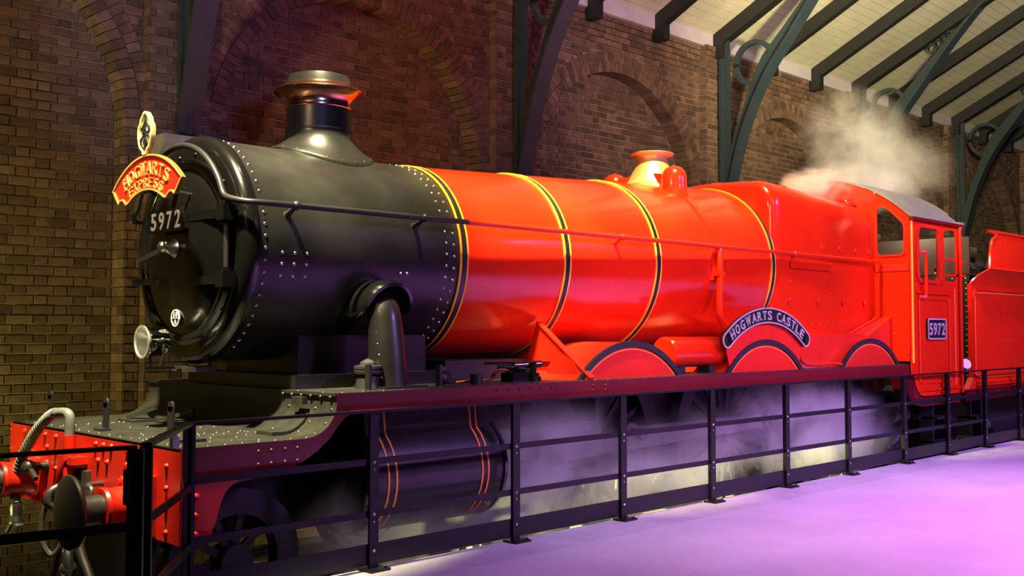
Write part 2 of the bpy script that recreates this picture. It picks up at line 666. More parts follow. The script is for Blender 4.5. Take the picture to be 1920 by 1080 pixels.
# pilaster returns
for p in PX:
    z = ZB
    while z < ZT - .02:
        for sg in (-1, 1):
            x = p + sg * .33
            msn.box(min(x, x - sg * .03), max(x, x - sg * .03), YF - .118, YF + .02, z + JT / 2, z + CH - JT / 2)
        z += CH
msn.build('brick_masonry', BRICK, wl, smooth=False, kind='stuff')

# stone corbels under each rib post
for k, p in enumerate(PX[1:6]):
    m = MB()
    m.prism([(2.12, 3.85), (2.50, 3.85), (2.50, 3.60), (2.36, 3.60), (2.18, 3.70), (2.12, 3.76)], lambda a, b, c: (c, a, b), p - .33, p + .24)
    o = m.build('stone_corbel', STONE, wl, smooth=False)

# ------------------------------------------------------------------ setting: roof
SL = .49
ZE = 6.58
ROOFTH = math.atan(SL)


def roofpt(x, y, h=0):
    """point on roof plane (rafter underside) raised by h normal"""
    return (x, y + h * math.sin(ROOFTH), ZE + SL * (2.45 - y) + h * math.cos(ROOFTH))


ce = MB()
YR = -6.5
ce.add([roofpt(X0, 3.1, .30), roofpt(X1, 3.1, .30), roofpt(X1, YR, .30), roofpt(X0, YR, .30)], [(0, 1, 2, 3)])
ce.add([roofpt(X0, 3.1, .36), roofpt(X1, 3.1, .36), roofpt(X1, YR, .36), roofpt(X0, YR, .36)], [(0, 1, 2, 3)])
ceil = ce.build('ceiling', RAFT, None, smooth=False)
ceil['kind'] = 'structure'
bw = .148
L = (2.75 - YR) / math.cos(ROOFTH)
nb = int(L / bw)
for i in range(nb):
    y1 = 2.75 - i * bw * math.cos(ROOFTH)
    y0 = y1 - (bw - .008) * math.cos(ROOFTH)
    h = .20 + rnd.uniform(-.003, .003)
    m = MB()
    V = [roofpt(x, y, hh) for x in (X0, X1) for y in (y0, y1) for hh in (h, h + .02)]
    m.add(V, [(0, 1, 3, 2), (4, 6, 7, 5), (0, 4, 5, 1), (2, 3, 7, 6), (0, 2, 6, 4), (1, 5, 7, 3)])
    m.build('board', BOARD, ceil, smooth=False)
rx = []
for k in range(-1, 6):
    for j in (0, 1, 2):
        rx.append((1.10 + BAY * k + BAY / 3 * j, j == 0))
for x, main in rx:
    if x < X0 + .1 or x > X1 - .1:
        continue
    m = MB()
    hw = .065 if not main else .085
    V = [roofpt(xx, y, h) for xx in (x - hw, x + hw) for y in (YR, 2.52) for h in (-.02, .20)]
    m.add(V, [(0, 1, 3, 2), (4, 6, 7, 5), (0, 4, 5, 1), (2, 3, 7, 6), (0, 2, 6, 4), (1, 5, 7, 3)])
    # rafter foot
    m.box(x - hw - .006, x + hw + .006, 2.33, 2.53, ZE - .20, ZE + .26)
    m.build('rafter', RAFT, ceil, smooth=False)
m = MB()
m.box(X0, X1, 2.50, 2.60, ZE - .02, ZE + .27)
m.box(X0, X1, 2.47, 2.60, ZE + .235, ZE + .27)
o = m.build('trim_1', PLATE, None, smooth=False)
o['kind'] = 'structure'

# roof ribs
RIBC = [(2.33, 3.92), (2.22, 4.33), (2.045, 4.97), (1.81, 5.54), (1.515, 6.05), (1.18, 6.47), (.78, 6.98), (.42, 7.40), (.03, 7.80), (-.45, 8.15)]
riblab = ['dark teal iron roof rib with blue lit face rising behind the smokebox',
          'teal iron roof rib rising between the chimney and the brass safety valve',
          'teal iron roof rib with ring brace rising behind the firebox, left of the steam',
          'teal iron roof rib coming out of the steam above the cab',
          'dark iron roof rib with ring brace behind the cab roof, farthest one']
for k in range(5):
    x = 1.10 + BAY * k
    th = thing('roof_rib', (x, 2.40, 3.92), riblab[k], 'roof rib', 'iron roof ribs along the brick wall')
    m = MB()
    m.box(x - .06, x + .06, 2.36, 2.42, 3.9, ZE + .1)
    m.box(x - .018, x + .018, 2.25, 2.42, 3.9, ZE + .1)
    m.build('post', TEAL, th, smooth=False)
    pts = [(a, b) for a, b, _ in [tuple(p) for p in smoothpts([(a, b, 0) for a, b in RIBC], 5)]]
    inner = []
    for i, (a, b) in enumerate(pts):
        p = Vector(pts[max(i - 1, 0)]); q = Vector(pts[min(i + 1, len(pts) - 1)])
        t = (q - p).normalized()
        nn = Vector((t.y, -t.x))      # towards wall
        wd = .15 + .09 * max(0, 1 - abs(b - 6.15) / .7) if b < 6.85 else max(.07, .15 - .14 * (b - 6.85))
        inner.append((a + nn.x * wd, b + nn.y * wd))
    m = MB()
    m.strip(pts, inner, FX, x - .03, x + .03)
    m.build('rib_web', TEAL, th, angle=30)
    m = MB()
    fl = []
    for i, (a, b) in enumerate(pts):
        p = Vector(pts[max(i - 1, 0)]); q = Vector(pts[min(i + 1, len(pts) - 1)])
        t = (q - p).normalized()
        fl.append((a - t.y * .03, b + t.x * .03))
    m.strip(fl, pts, FX, x - .12, x + .12)
    m.build('rib_flange', TEAL, th, angle=30)
    m = MB()
    c = (1.80, 6.21)
    m.strip(arc(*c, .36, 0, 2 * PI, 32), arc(*c, .29, 0, 2 * PI, 32), FX, x - .04, x + .04)
    m.build('ring_brace', TEAL, th, angle=30)
    m = MB()
    for dy, zz, r_ in ((.945, 7.16, .072), (.82, 7.235, .056), (.72, 7.305, .046), (.635, 7.37, .037)):
        m = MB()
        m.strip(arc(dy, zz, r_ + .020, 0, 2 * PI, 16), arc(dy, zz, r_, 0, 2 * PI, 16), FX, x - .03, x + .03)
        m.build('spandrel_ring', TEAL, th, angle=30)
    m = MB()
    for zz in (4.15, 4.35, 4.55):
        m.dome((x + .05, 2.25, zz), (0, -1, 0), .022)
        m.dome((x - .03, 2.28, zz), (-1, 0, 0), .02)
    m.build('bolt', TEAL, th, kind='stuff')

# ------------------------------------------------------------------ setting: platform and trackbed
PZ = .415
fl = MB()
fl.box(-3.6, 24, -12.5, -1.40, -.30, PZ - .03)
fl = fl.build('floor', CONCR, None, smooth=False)
fl['kind'] = 'structure'
m = MB()
m.box(-3.6, 24, -1.86, -1.40, PZ - .03, PZ)
m.build('edge_strip', CONCR, fl, smooth=False)
jx = [-3.6, 24]
for (y0, y1) in ((-2.993, -1.863), (-6.2, -3.007), (-12.5, -6.214)):
    m = MB()
    m.box(-3.6, 24, y0, y1, PZ - .03, PZ)
    m.build('concrete_slab', CONC, fl, smooth=False)
m = MB()
m.box(-3.6, 24, -1.40, 3.2, -.45, -.30)
g = m.build('trackbed', TRACK, None, smooth=False)
g['kind'] = 'structure'
for nm, y in (('near', -.7525), ('far', .7525)):
    m = MB()
    pr = [(-.07, -.15), (.07, -.15), (.07, -.135), (.012, -.11), (.012, -.045), (.036, -.035), (.036, 0), (-.036, 0), (-.036, -.035), (-.012, -.045), (-.012, -.11), (-.07, -.135)]
    m.prism([(a + y, b - .0) for a, b in pr], FX, -3.4, 23)
    o = m.build('rail', STEEL, None, angle=30)
    tag(o, 'steel track rail under the wheels on the ' + ('platform side' if nm == 'near' else 'wall side'), 'rail', 'rails under the engine')
sl = MB()
for i in range(34):
    x = -3.2 + i * .76
    m = MB()
    m.box(x - .12, x + .12, -1.30, 1.30, -.30, -.15)
    m.build('sleeper', COAL, g, smooth=False)

# ------------------------------------------------------------------ the locomotive
loco = thing('locomotive', (4.5, 0, 0), 'red and black steam locomotive with copper capped chimney beside the platform railing', 'locomotive')


def bR(x):
    return .815 + max(0, x - 1.9) * .0257


def bZ(x):
    return 2.588 + max(0, x - 1.9) * .0257


def rivets(pts, r=.012, n=8):
    m = MB()
    for p, nn in pts:
        m.dome(p, nn, r, n=n)
    return m


def circ_pts(x, rad, zc, a0, a1, n):
    """angle measured from top towards near side"""
    out = []
    for i in range(n):
        a = R(a0 + (a1 - a0) * i / (n - 1))
        nn = (0, -math.sin(a), math.cos(a))
        out.append(((x, nn[1] * rad, zc + nn[2] * rad), nn))
    return out


# smokebox
m = MB()
m.lathe([(0.0, .79), (.0, .815), (1.87, .815), (1.87, .79)], (0, 0, 2.588), (1, 0, 0), 72)
smb = m.build('smokebox', SMOKE, loco)
m = MB()
m.lathe([(.03, .816), (.03, .832), (.0, .836), (-.03, .83), (-.058, .81), (-.075, .78), (-.08, .74), (-.08, .60), (-.02, .58)], (0, 0, 2.588), (1, 0, 0), 72)
ring = m.build('front_ring', BLKG, smb)
rivets(circ_pts(.085, .815, 2.588, -60, 150, 37), .0135).build('ring_rivets', STEEL, smb, kind='stuff')
pts = circ_pts(1.80, .816, 2.588, -30, 150, 28) + circ_pts(1.72, .816, 2.588, -27, 147, 28)
rivets(pts, .013).build('joint_rivets', STEEL, smb, kind='stuff')
pts = []
for i in range(3):
    for a in (93.5, 99, 105):
        pts += circ_pts(.22 + i * .1, .815, 2.588, a, a + 1, 2)[:1]
for i in range(2):
    pts += circ_pts(1.27 + i * .06, .815, 2.588, 101, 102, 2)[:1]
rivets(pts, .013).build('patch_rivets', STEEL, smb, kind='stuff')
pts = [((-.082, .69 * math.sin(R(a)), 2.588 + .69 * math.cos(R(a))), (-1, 0, 0)) for a in range(-170, 180, 20)]
rivets(pts, .016).build('front_rivets', BLKG, smb, kind='stuff')

# smokebox door
m = MB()
m.lathe([(-.06, .68), (-.105, .672), (-.125, .65), (-.125, .625), (-.11, .605), (-.10, .60), (-.125, .55), (-.155, .42), (-.172, .25), (-.18, 0)], (0, 0, 2.565), (1, 0, 0), 64)
door = m.build('smokebox_door', BLKG, loco)
for zz in (2.80, 2.345):
    m = MB()
    m.bar((-.175, .28, zz), (-.16, -.20, zz), .022, .06)
    m.bar((-.16, -.20, zz), (-.135, -.66, zz), .022, .06)
    m.box(-.19, -.09, -.73, -.63, zz - .055, zz + .055)
    m.cyl((-.14, -.68, zz - .08), (-.14, -.68, zz + .08), .035)
    m.build('hinge_strap', BLKG, door)
m = MB()
m.cyl((-.14, -.68, 2.30), (-.14, -.68, 2.86), .018)
m.build('hinge_pin', STEEL, door)
m = MB()
m.lathe([(-.25, 0), (-.25, .035), (-.20, .05), (-.17, .08), (-.17, 0)], (0, 0, 2.59), (1, 0, 0), 20)
m.bar((-.24, 0, 2.585), (-.30, .30, 2.50), .03, .035)
m.bar((-.225, 0, 2.60), (-.24, -.12, 2.55), .026, .03)
m.ball((-.245, .02, 2.60), .045)
m.build('dart_handle', STEEL, door)
m = MB()
m.bar((-.17, .30, 2.36), (-.19, .62, 2.36), .03, .05)
m.build('door_stop', BLKG, door)
# front number plate
m = MB()
m.box(-.24, -.222, -.245, .265, 2.705, 2.87)
npl = m.build('front_number_plate', NPL, door, label='black plate with white painted digits 5972')
for i, ch in enumerate('5972'):
    m = MB()
    cy = .19 - i * .122
    letter(m, ch, lambda a, b, c, cy=cy: (-.24 - c, cy - a, 2.728 + b), .122, .082, .004, .018)
    m.build('digit', WHITE, door)
m = MB()
m.lathe([(-.148, .062), (-.158, .062), (-.158, .054), (-.152, .052)], (-.005, .0, 2.087), (1, 0, 0), 28)
m.box(-.165, -.158, -.05, .05, 2.084, 2.089)
for ch, cy, cz in (('1', .021, 2.094), ('0', -.018, 2.094), ('A', .0, 2.044)):
    letter(m, ch, lambda a, b, c, cy=cy, cz=cz: (-.158 - c, cy - a, cz + b), .038, .026 if ch != '1' else .010, .004, .005)
m.build('shed_plate_lettering', WHITE, door)
m = MB()
m.lathe([(-.10, .058), (-.155, .058), (-.155, 0)], (-.003, .0, 2.087), (1, 0, 0), 28)
m.build('shed_plate', NPL, door)
m = MB()
m.bar((-.15, 0, 3.05), (-.33, 0, 3.05), .07, .012)
m.bar((-.33, 0, 2.95), (-.33, 0, 3.22), .012, .06, (0, 1, 0))
m.bar((-.10, -.22, 2.96), (-.31, -.12, 3.0), .016, .016)
m.build('lamp_iron', IRON, door)

# boiler barrel
XB = 6.36
m = MB()
m.lathe([(x, bR(x)) for x in (0,)] and [(0, .5)] + [(x - 1.87, bR(x) + .006) for x in (1.87, 3, 4, 5, 6, XB + .25)], (1.87, 0, 0), (1, 0, 0), 72)
# shift centres for the rising taper
m.v = [(x, y, z + bZ(x)) for x, y, z in m.v]
boil = m.build('boiler', RED, loco)
for x in (1.90, 3.10, 4.37, XB):
    r_ = bR(x) + .006
    m = MB()
    m.lathe([(-.03, r_), (-.03, r_ + .009), (.03, r_ + .009), (.03, r_)], (x, 0, bZ(x)), (1, 0, 0), 72)
    bd = m.build('boiler_band', NPL, loco, label='black cladding band edged in gold')
    m = MB()
    for s_ in (-1, 1):
        c = s_ * .036
        m.lathe([(c - .0085, r_), (c - .0085, r_ + .0115), (c + .0085, r_ + .0115), (c + .0085, r_)], (x, 0, bZ(x)), (1, 0, 0), 72)
    m.build('gold_line', GOLD, bd)
# top feed strip and down pipe
m = MB()
xs = 5.27
for i in range(2):
    pass
a0, a1 = 20, 100
A = []; B = []
prof = []
for i in range(30):
    a = R(a0 + (a1 - a0) * i / 29)
    prof.append((a,))
for dx, dr in ((-.05, 0), (-.035, .028), (.035, .028), (.05, 0)):
    pass
V = []; F = []
st = [(-.055, .004), (-.04, .03), (.04, .03), (.055, .004)]
for i in range(30):
    a = R(a0 + (a1 - a0) * i / 29)
    for dx, dr in st:
        rr = bR(xs) + dr
        V.append((xs + dx, -rr * math.sin(a), bZ(xs) + rr * math.cos(a)))
for i in range(29):
    for j in range(3):
        q = i * 4 + j
        F.append((q, q + 1, q + 5, q + 4))
m.add(V, F)
m.build('feed_pipe_cover', RED, loco)
m = MB()
m.add([(x, -y, z) for x, y, z in V], F)
m.build('feed_pipe_cover', RED, loco)
m = MB()
m.tube(smoothpts([(5.30, -.93, 2.86), (5.30, -.955, 2.80), (5.29, -.965, 2.5), (5.28, -.965, 2.22), (5.32, -.96, 2.10), (5.45, -.95, 2.02), (5.6, -.95, 1.93)]), .036, 12)
m.box(5.25, 5.35, -.99, -.90, 2.56, 2.60)
m.build('down_pipe', RED, loco)

# handrail
m = MB()
n0 = Vector((-.16, 0, 2.588))
fr = .745
front = []
for i in range(15):
    a = R(27 + (153 - 27) * i / 14)
    front.append((-.155, fr * math.cos(a), 2.588 + fr * math.sin(a)))
left = [(x, .90 + .1 * x / 8.6, 2.86) for x in (8.75, 4.4, .3)] + [(.02, .895, 2.86), (-.09, .845, 2.865), (-.145, .74, 2.89)]
right = [(-.145, -.74, 2.89), (-.09, -.845, 2.865), (.02, -.895, 2.86)] + [(x, -.90 - .1 * x / 8.6, 2.86) for x in (.3, 1.85)]
P1 = smoothpts(left + front + right, 4)
m.tube(P1, .0225, 10)
hr = m.build('handrail', IRON, loco, label='black front length of handrail')
m = MB()
m.tube([(1.85, -.9215, 2.86), (8.75, -1.002, 2.86)], .0225, 10)
m.build('handrail', RED, loco, label='red rear length of handrail')
for i, x in enumerate((.27, 1.41, 3.75, 6.75)):
    y = -.90 - .1 * x / 8.6
    r_ = bR(x)
    m = MB()
    m.ball((x, y, 2.86), .034)
    a = math.asin(min(1, .27 / r_)) if x < 6 else 0
    q = (x, -r_ * math.cos(a) - .0, bZ(x) + .9 * r_ * math.sin(a)) if x < 6 else (x, -.92, 2.84)
    q = (x, -math.sqrt(max(.01, r_ ** 2 - (2.80 - bZ(x)) ** 2)) + .01, 2.80) if x < 6 else q
    m.tube([(x, y, 2.86), q], [.016, .024], 10)
    m.dome((q[0], q[1] - .0, q[2]), (0, -1, .2), .035, .02, 12)
    m.build('handrail_knob', IRON if i < 2 else RED, loco)

# chimney
CX = 1.055


def saddle(prof, x, R0, zc, n=56):
    """lathe around vertical axis whose foot follows a horizontal cylinder"""
    V = []; F = []
    N = len(prof)
    for k, (zz, r_, drop) in enumerate(prof):
        for i in range(n):
            a = 2 * PI * i / n
            y = r_ * math.sin(a)
            s_ = math.sqrt(max(0, R0 ** 2 - y ** 2)) - R0
            V.append((x + r_ * math.cos(a), y, zz + drop * s_))
    for k in range(N - 1):
        for i in range(n):
            j = (i + 1) % n
            F.append((k * n + i, k * n + j, (k + 1) * n + j, (k + 1) * n + i))
    return V, F


m = MB()
zt = 2.588 + .815
V, F = saddle([(zt - .01, .44, 1), (zt + .018, .44, 1), (zt + .03, .425, 1), (zt + .05, .37, .9), (zt + .085, .315, .6), (zt + .13, .28, .25), (zt + .17, .264, 0),
               (zt + .185, .264, 0), (zt + .19, .27, 0), (zt + .20, .27, 0), (zt + .205, .262, 0), (3.79, .258, 0)], CX, .815, 2.588)
m.add(V, F)
chim = m.build('chimney', SMOKE, loco, angle=50)
m = MB()
m.lathe([(3.775, .262), (3.785, .268), (3.80, .266), (3.83, .27), (3.86, .285), (3.885, .312), (3.90, .345), (3.905, .357), (3.915, .36), (3.925, .352), (3.95, .315), (3.97, .275), (3.98, .255), (3.98, .245)], (CX, 0, 0), (0, 0, 1), 64)
m.build('copper_cap', COPPER, chim, angle=50)
m = MB()
m.lathe([(3.97, .262), (4.03, .246), (4.045, .24), (4.045, .20), (3.85, .19)], (CX, 0, 0), (0, 0, 1), 48)
m.build('chimney_lip', BLK, chim)
pts = []
for i in range(22):
    a = 2 * PI * i / 22
    y = .42 * math.sin(a)
    pts.append(((CX + .42 * math.cos(a), y, zt + .026 + math.sqrt(.815 ** 2 - y * y) - .815), (0, y, 1)))
rivets(pts, .012).build('saddle_rivets', BLK, chim, kind='stuff')

# safety valve bonnet
SX = 5.42
zt2 = bZ(SX) + bR(SX)
m = MB()
V, F = saddle([(zt2 - .01, .33, 1), (zt2 + .012, .33, 1), (zt2 + .03, .30, .9), (zt2 + .08, .255, .5), (zt2 + .16, .215, .15), (zt2 + .26, .178, 0), (zt2 + .36, .158, 0), (3.905, .155, 0), (3.918, .17, 0),
               (3.925, .225, 0), (3.934, .238, 0), (3.948, .24, 0), (3.952, .225, 0), (3.94, .15, 0), (3.80, .13, 0)], SX, bR(SX), bZ(SX))
m.add(V, F)
m.build('safety_valve_bonnet', BRASS, loco, angle=50)
# clack boxes
for sg in (-1, 1):
    m = MB()
    cx, cy = 5.27, sg * .41
    prof = [(3.36, .18), (3.42, .165), (3.47, .145), (3.55, .135), (3.63, .135), (3.69, .12), (3.73, .085), (3.748, .04), (3.752, 0)]
    m.lathe(prof, (cx, cy, 0), (0, 0, 1), 28)
    m.dome((cx, cy, 3.75), (0, 0, 1), .02)
    m.bar((cx, cy, 3.57), (cx + .06, cy * .35, 3.62), .17, .17)
    tf = m.build('top_feed', RED, loco)
    pts = []
    for i in range(7):
        a = R(-90 * sg + (i - 3) * 24) if sg > 0 else R(-90 + (i - 3) * 24)
        pts.append(((cx + .17 * math.cos(a), cy + (.17 * math.sin(a)) * (1 if sg < 0 else -1), 3.40 - .04 * abs(math.sin(a))), (0, sg * .8, 1)))
    rivets(pts, .02).build('flange_bolts', RED, tf, kind='stuff')

# firebox (belpaire) : rounded-shoulder cross section lofted to the cab
fb = MB()


def fsec(x, t):
    """t=0 front .. 1 at cab"""
    zt_ = 3.70 - .10 * t
    hw = .94 - .03 * t
    lo = 1.86
    sh = .30
    p = [(-.84, lo), (-.89, 2.2), (-hw, 2.65), (-hw, 2.95), (-hw, zt_ - sh)]
    p += [(-hw + sh - sh * math.cos(R(a)), zt_ - sh + sh * math.sin(R(a))) for a in (15, 30, 45, 60, 75, 90)]
    p += [(-.3, zt_ + .02), (0, zt_ + .03)]
    q = [(-a, b) for a, b in reversed(p[:-1])]
    return [(x, a, b) for a, b in p + q]


secs = []
ccz = 2.72
full = fsec(0, 0)
for x, k, t in ((6.38, .915, 0), (6.39, .94, 0), (6.42, .97, 0), (6.47, .99, 0), (6.54, 1, 0), (7.2, 1, .3), (8.0, 1, .65), (8.82, 1, 1)):
    s_ = fsec(x, t)
    secs.append([(x, y * k, ccz + (z - ccz) * k) for _, y, z in s_])
n = len(secs[0])
V = [p for s_ in secs for p in s_]
F = []
for i in range(len(secs) - 1):
    for j in range(n):
        k = (j + 1) % n
        F.append((i * n + j, i * n + k, (i + 1) * n + k, (i + 1) * n + j))
F.append(tuple(range(n)))
F.append(tuple(reversed(range((len(secs) - 1) * n, len(secs) * n))))
fb.add(V, F)
fbx = fb.build('firebox', RED, loco, angle=32)
pl = MB()
for x in (7.0, 7.45, 7.9, 8.3, 8.65):
    pl.lathe([(0, .035), (.012, .035), (.012, .02), (.006, .018), (.006, 0)], (x, -.925 + .01 * (x - 7) / 1.6, 2.98), (0, -1, 0), 12)
for x in (6.75, 7.4, 8.0, 8.55):
    pl.lathe([(0, .042), (.012, .042), (.012, .025), (.006, .022), (.006, 0)], (x, -.905, 2.33), (0, -1, -.25), 12)
pl.build('washout_plug', REDM, fbx, kind='stuff')
m = MB()
for x0, x1 in ((6.70, 7.62),):
    m.box(x0, x1, -.955, -.93, 2.70, 2.78)
m.build('cladding_strip', RED, fbx)
pts = []
for x in (6.72, 7.66):
    for i in range(9):
        zz = 1.98 + i * .115
        y = -.93 if zz > 2.65 else (-.89 - .05 * (zz - 2.2) / .45 if zz > 2.2 else -.84 - .05 * (zz - 1.86) / .34)
        pts.append(((x, y - .002, zz), (0, -1, -.1)))
for i in range(12):
    pts.append(((6.8 + i * .165, -.875, 2.08), (0, -1, -.15)))
rivets(pts, .012, 6).build('cladding_rivets', REDM, fbx, kind='stuff')
for x, sg in ((6.95, -1), (6.95, 1), (8.5, -1)):
    m = MB()
    m.ball((x, sg * .70, 3.60), .085, 14)
    m.bar((x - .1, sg * .6, 3.64), (x + .12, sg * .74, 3.58), .16, .03)
    m.build('plug_cover', RED, loco)
m = MB()
m.tube(smoothpts([(6.75, .2, 3.74), (7.1, .2, 3.80), (8.0, .2, 3.80), (8.8, .2, 3.78)]), .02, 8)
m.build('whistle_rod', REDM, loco)

# smokebox saddle, frames
m = MB()
m.prism([(-.52, 1.45), (.52, 1.45), (.52, 2.30), (-.52, 2.30)], FX, .54, 1.75)
m.box(.35, 1.8, -.78, .78, 1.57, 1.68)
m.build('saddle', BLK, loco, smooth=False)
for sg in (-1, 1):
    m = MB()
    m.prism([(-.74, .60), (9.6, .55), (9.6, 1.50), (.32, 1.50), (.32, 1.27), (-.74, 1.27)], FY, sg * .62 - .016, sg * .62 + .016)
    m.build('frame_plate', IRON, loco, smooth=False)
m = MB()
m.box(1.9, 6.4, -.59, .59, 1.35, 1.75)
m.build('motion_bracket', IRON, loco, smooth=False)
m = MB()
m.box(6.4, 8.8, -.55, .55, .75, 1.9)
m.build('firebox_base', IRON, loco, smooth=False)

# running board (deck, drop plate, raised boards) and valance
ZR, ZD = 1.583, 1.306
drop = [(-.795, ZD), (-.05, ZD)] + [(.06 + .24 * math.sin(R(a)), ZD + .225 * (1 - math.cos(R(a)))) for a in (0, 15, 30, 45, 60, 75, 90)] + [(.298, ZR)]
m = MB()
low = [(a, b - .02) for a, b in drop[:2]] + [(a + .02 * math.sin(R(t)), b - .02 * math.cos(R(t))) for (a, b), t in zip(drop[2:9], (0, 15, 30, 45, 60, 75, 90))] + [(.318, ZR - .02)]
m.strip(drop, low, FY, -1.36, 1.36)
fd = m.build('front_deck', DECK, loco, angle=30)
m = MB()
m.box(.285, 8.76, -1.36, -.60, ZR - .02, ZR)
m.box(.285, 8.76, .60, 1.36, ZR - .02, ZR)
m.box(.285, 1.9, -.60, .60, ZR - .02, ZR)
m.build('running_board', DECK, loco, smooth=False)
vtop = [(-.78, ZD - .006)] + [(a, b - .004) for a, b in drop[1:9]] + [(.305, ZR - .006), (8.6, ZR - .006)]
vp = [(-.78, ZD - .004)] + [(a, b - .004) for a, b in drop[1:]] + [(8.76, ZR - .003), (8.76, 1.46), (8.55, 1.455), (.50, 1.452), (.42, 1.446), (.36, 1.42), (.30, 1.36), (.24, 1.29), (.15, 1.22), (.02, 1.15), (-.12, 1.115),
                                                 (-.25, 1.095), (-.40, 1.08), (-.46, 1.07), (-.51, 1.03), (-.545, .95), (-.57, .86), (-.60, .79), (-.64, .752), (-.69, .742), (-.78, .742)]
for sg in (-1, 1):
    m = MB()
    m.prism(vp, FY, sg * 1.362, sg * 1.342)
    if sg < 0:
        m.box(.40, 8.76, -1.39, -1.342, 1.452, 1.464)
    va = m.build('valance', MAROON, loco, smooth=False, label='deep maroon side valance under the running board')
    if sg < 0:
        val = va
pts = [((-.70, -1.362, zz), (0, -1, 0)) for zz in (.80, .90, 1.0, 1.10)] + [((-.62, -1.362, .80 + .1), (0, -1, 0))]
for x in (.03, .12, -.07, -.16):
    for zz in (1.17, 1.25):
        pts.append(((x - .12, -1.362, zz), (0, -1, 0)))
for i in range(6):
    pts.append(((1.75 + i * .12, -1.364, 1.55), (0, -1, 0)))
for i in range(4):
    pts.append(((2.85 + (i % 2) * .16, -1.364, 1.50 + .04 * (i // 2)), (0, -1, 0)))
rivets(pts, .014).build('valance_rivets', MAROON, val, kind='stuff')
m = MB()
m.prism([(-.795, ZD - .01), (-.40, ZD - .01), (-.40, 1.08), (-.46, 1.07), (-.51, 1.03), (-.545, .95), (-.57, .86), (-.60, .79), (-.64, .752), (-.69, .742), (-.795, .742)], FY, -1.366, -1.362)
# rivets on the deck and along the edge
pts = []
for i in range(9):
    pts.append(((-.72 + i * .115, -1.33, ZD), (0, 0, 1)))
for i in range(10):
    pts.append(((-.70 + i * .09, -.62, ZD), (0, 0, 1)))
    pts.append(((-.70 + i * .09, -.72 - .02 * (i % 2), ZD), (0, 0, 1)))
    pts.append(((-.70 + i * .09, .62, ZD), (0, 0, 1)))
for i in range(16):
    pts.append(((-.74, -1.25 + i * .165, ZD), (0, 0, 1)))
for i in range(24):
    pts.append(((-.72 + rnd.random() * .78, -1.25 + rnd.random() * 2.3, ZD), (0, 0, 1)))
for i in range(6):
    pts.append(((.285, -1.30 + i * .115, 1.555), (-1, 0, 0)))
for a in (25, 50, 75):
    for y in (-1.31, -1.12, -.80):
        pts.append(((.06 + .24 * math.sin(R(a)), y, ZD + .225 * (1 - math.cos(R(a)))), (-math.sin(R(a)), 0, math.cos(R(a)))))
rivets(pts, .0135).build('deck_rivets', GREY, fd, kind='stuff')
pts = []
for i in range(50):
    pts.append(((.36 + i * .17, -1.335, ZR), (0, 0, 1)))
for i in range(14):
    pts.append(((2.0 + i * .12, -1.22, ZR), (0, 0, 1)))
for i in range(9):
    pts.append(((.3, -1.2 + i * .3, ZR), (0, 0, 1)))
rivets(pts, .0115, 6).build('board_rivets', GREY, loco, kind='stuff')
# step pad on the drop plate
m = MB()
V = []; F = []
for i, a in enumerate((5, 20, 35, 50, 65)):
    x, zz = .06 + .24 * math.sin(R(a)), ZD + .225 * (1 - math.cos(R(a)))
    nx, nz_ = -math.sin(R(a)), math.cos(R(a))
    for y in (-1.08, -.90):
        V.append((x + nx * .004, y, zz + nz_ * .004)); V.append((x + nx * .02, y, zz + nz_ * .02))
for i in range(4):
    q = i * 4
    F += [(q, q + 1, q + 5, q + 4), (q + 2, q + 6, q + 7, q + 3), (q + 1, q + 3, q + 7, q + 5), (q, q + 4, q + 6, q + 2)]
F += [(0, 2, 3, 1), (16, 17, 19, 18)]
m.add(V, F)
m.box(-.02, .10, -1.09, -.89, ZD, ZD + .025)
m.box(.22, .26, -1.07, -.94, 1.50, 1.55)
m.build('footstep', DECK, loco, smooth=False)
# deck castings
for x, y in ((-.12, .62), (.0, .25)):
    m = MB()
    m.box(x - .12, x + .12, y - .13, y + .13, ZD, ZD + .02)
    m.bar((x - .08, y + .05, ZD + .03), (x + .08, y - .08, ZD + .10), .09, .03)
    m.ball((x + .07, y - .05, ZD + .06), .035)
    m.build('deck_casting', DECK, loco)
for x, y in ((-.56, 1.24), (-.62, .08), (-.474, -.588)):
    m = MB()
    m.box(x - .008, x + .008, y - .036, y + .036, ZD, ZD + .19)
    m.lathe([(-.008, 0), (-.008, .036), (.008, .036), (.008, 0)], (x, y, ZD + .19), (1, 0, 0), 16)
    m.box(x - .06, x + .01, y - .06, y + .06, ZD, ZD + .015)
    m.build('lamp_iron', IRON, loco)

# buffer beam
m = MB()
m.box(-.795, -.76, -1.37, 1.41, .744, ZD - .008)
beam = m.build('buffer_beam', REDM, loco, smooth=False)
bx = -.795
rp = []
for zz in (1.245, ):
    rp += [(y, zz) for y in (1.36, 1.1, .88, .70, .50, .30, -.18, -.30, -.42, -.65, -.95)]
rp += [(1.36, 1.1), (.66, 1.16), (.66, 1.05), (.50, 1.13), (.50, 1.02), (-.22, 1.14), (-.36, 1.14), (-.22, .88), (-.36, .88), (-.40, .82), (-.65, 1.15), (-.65, 1.06), (-.65, .98)]
rp += [(-1.19, zz) for zz in (1.19, 1.06, .94, .80)]
rp += [(.9, 1.10), (1.05, 1.10)]
for y, zz in rp:
    m = MB()
    m.dome((bx, y, zz), (-1, 0, 0), .021, .022, 10)
    m.build('rivet', REDM, beam)
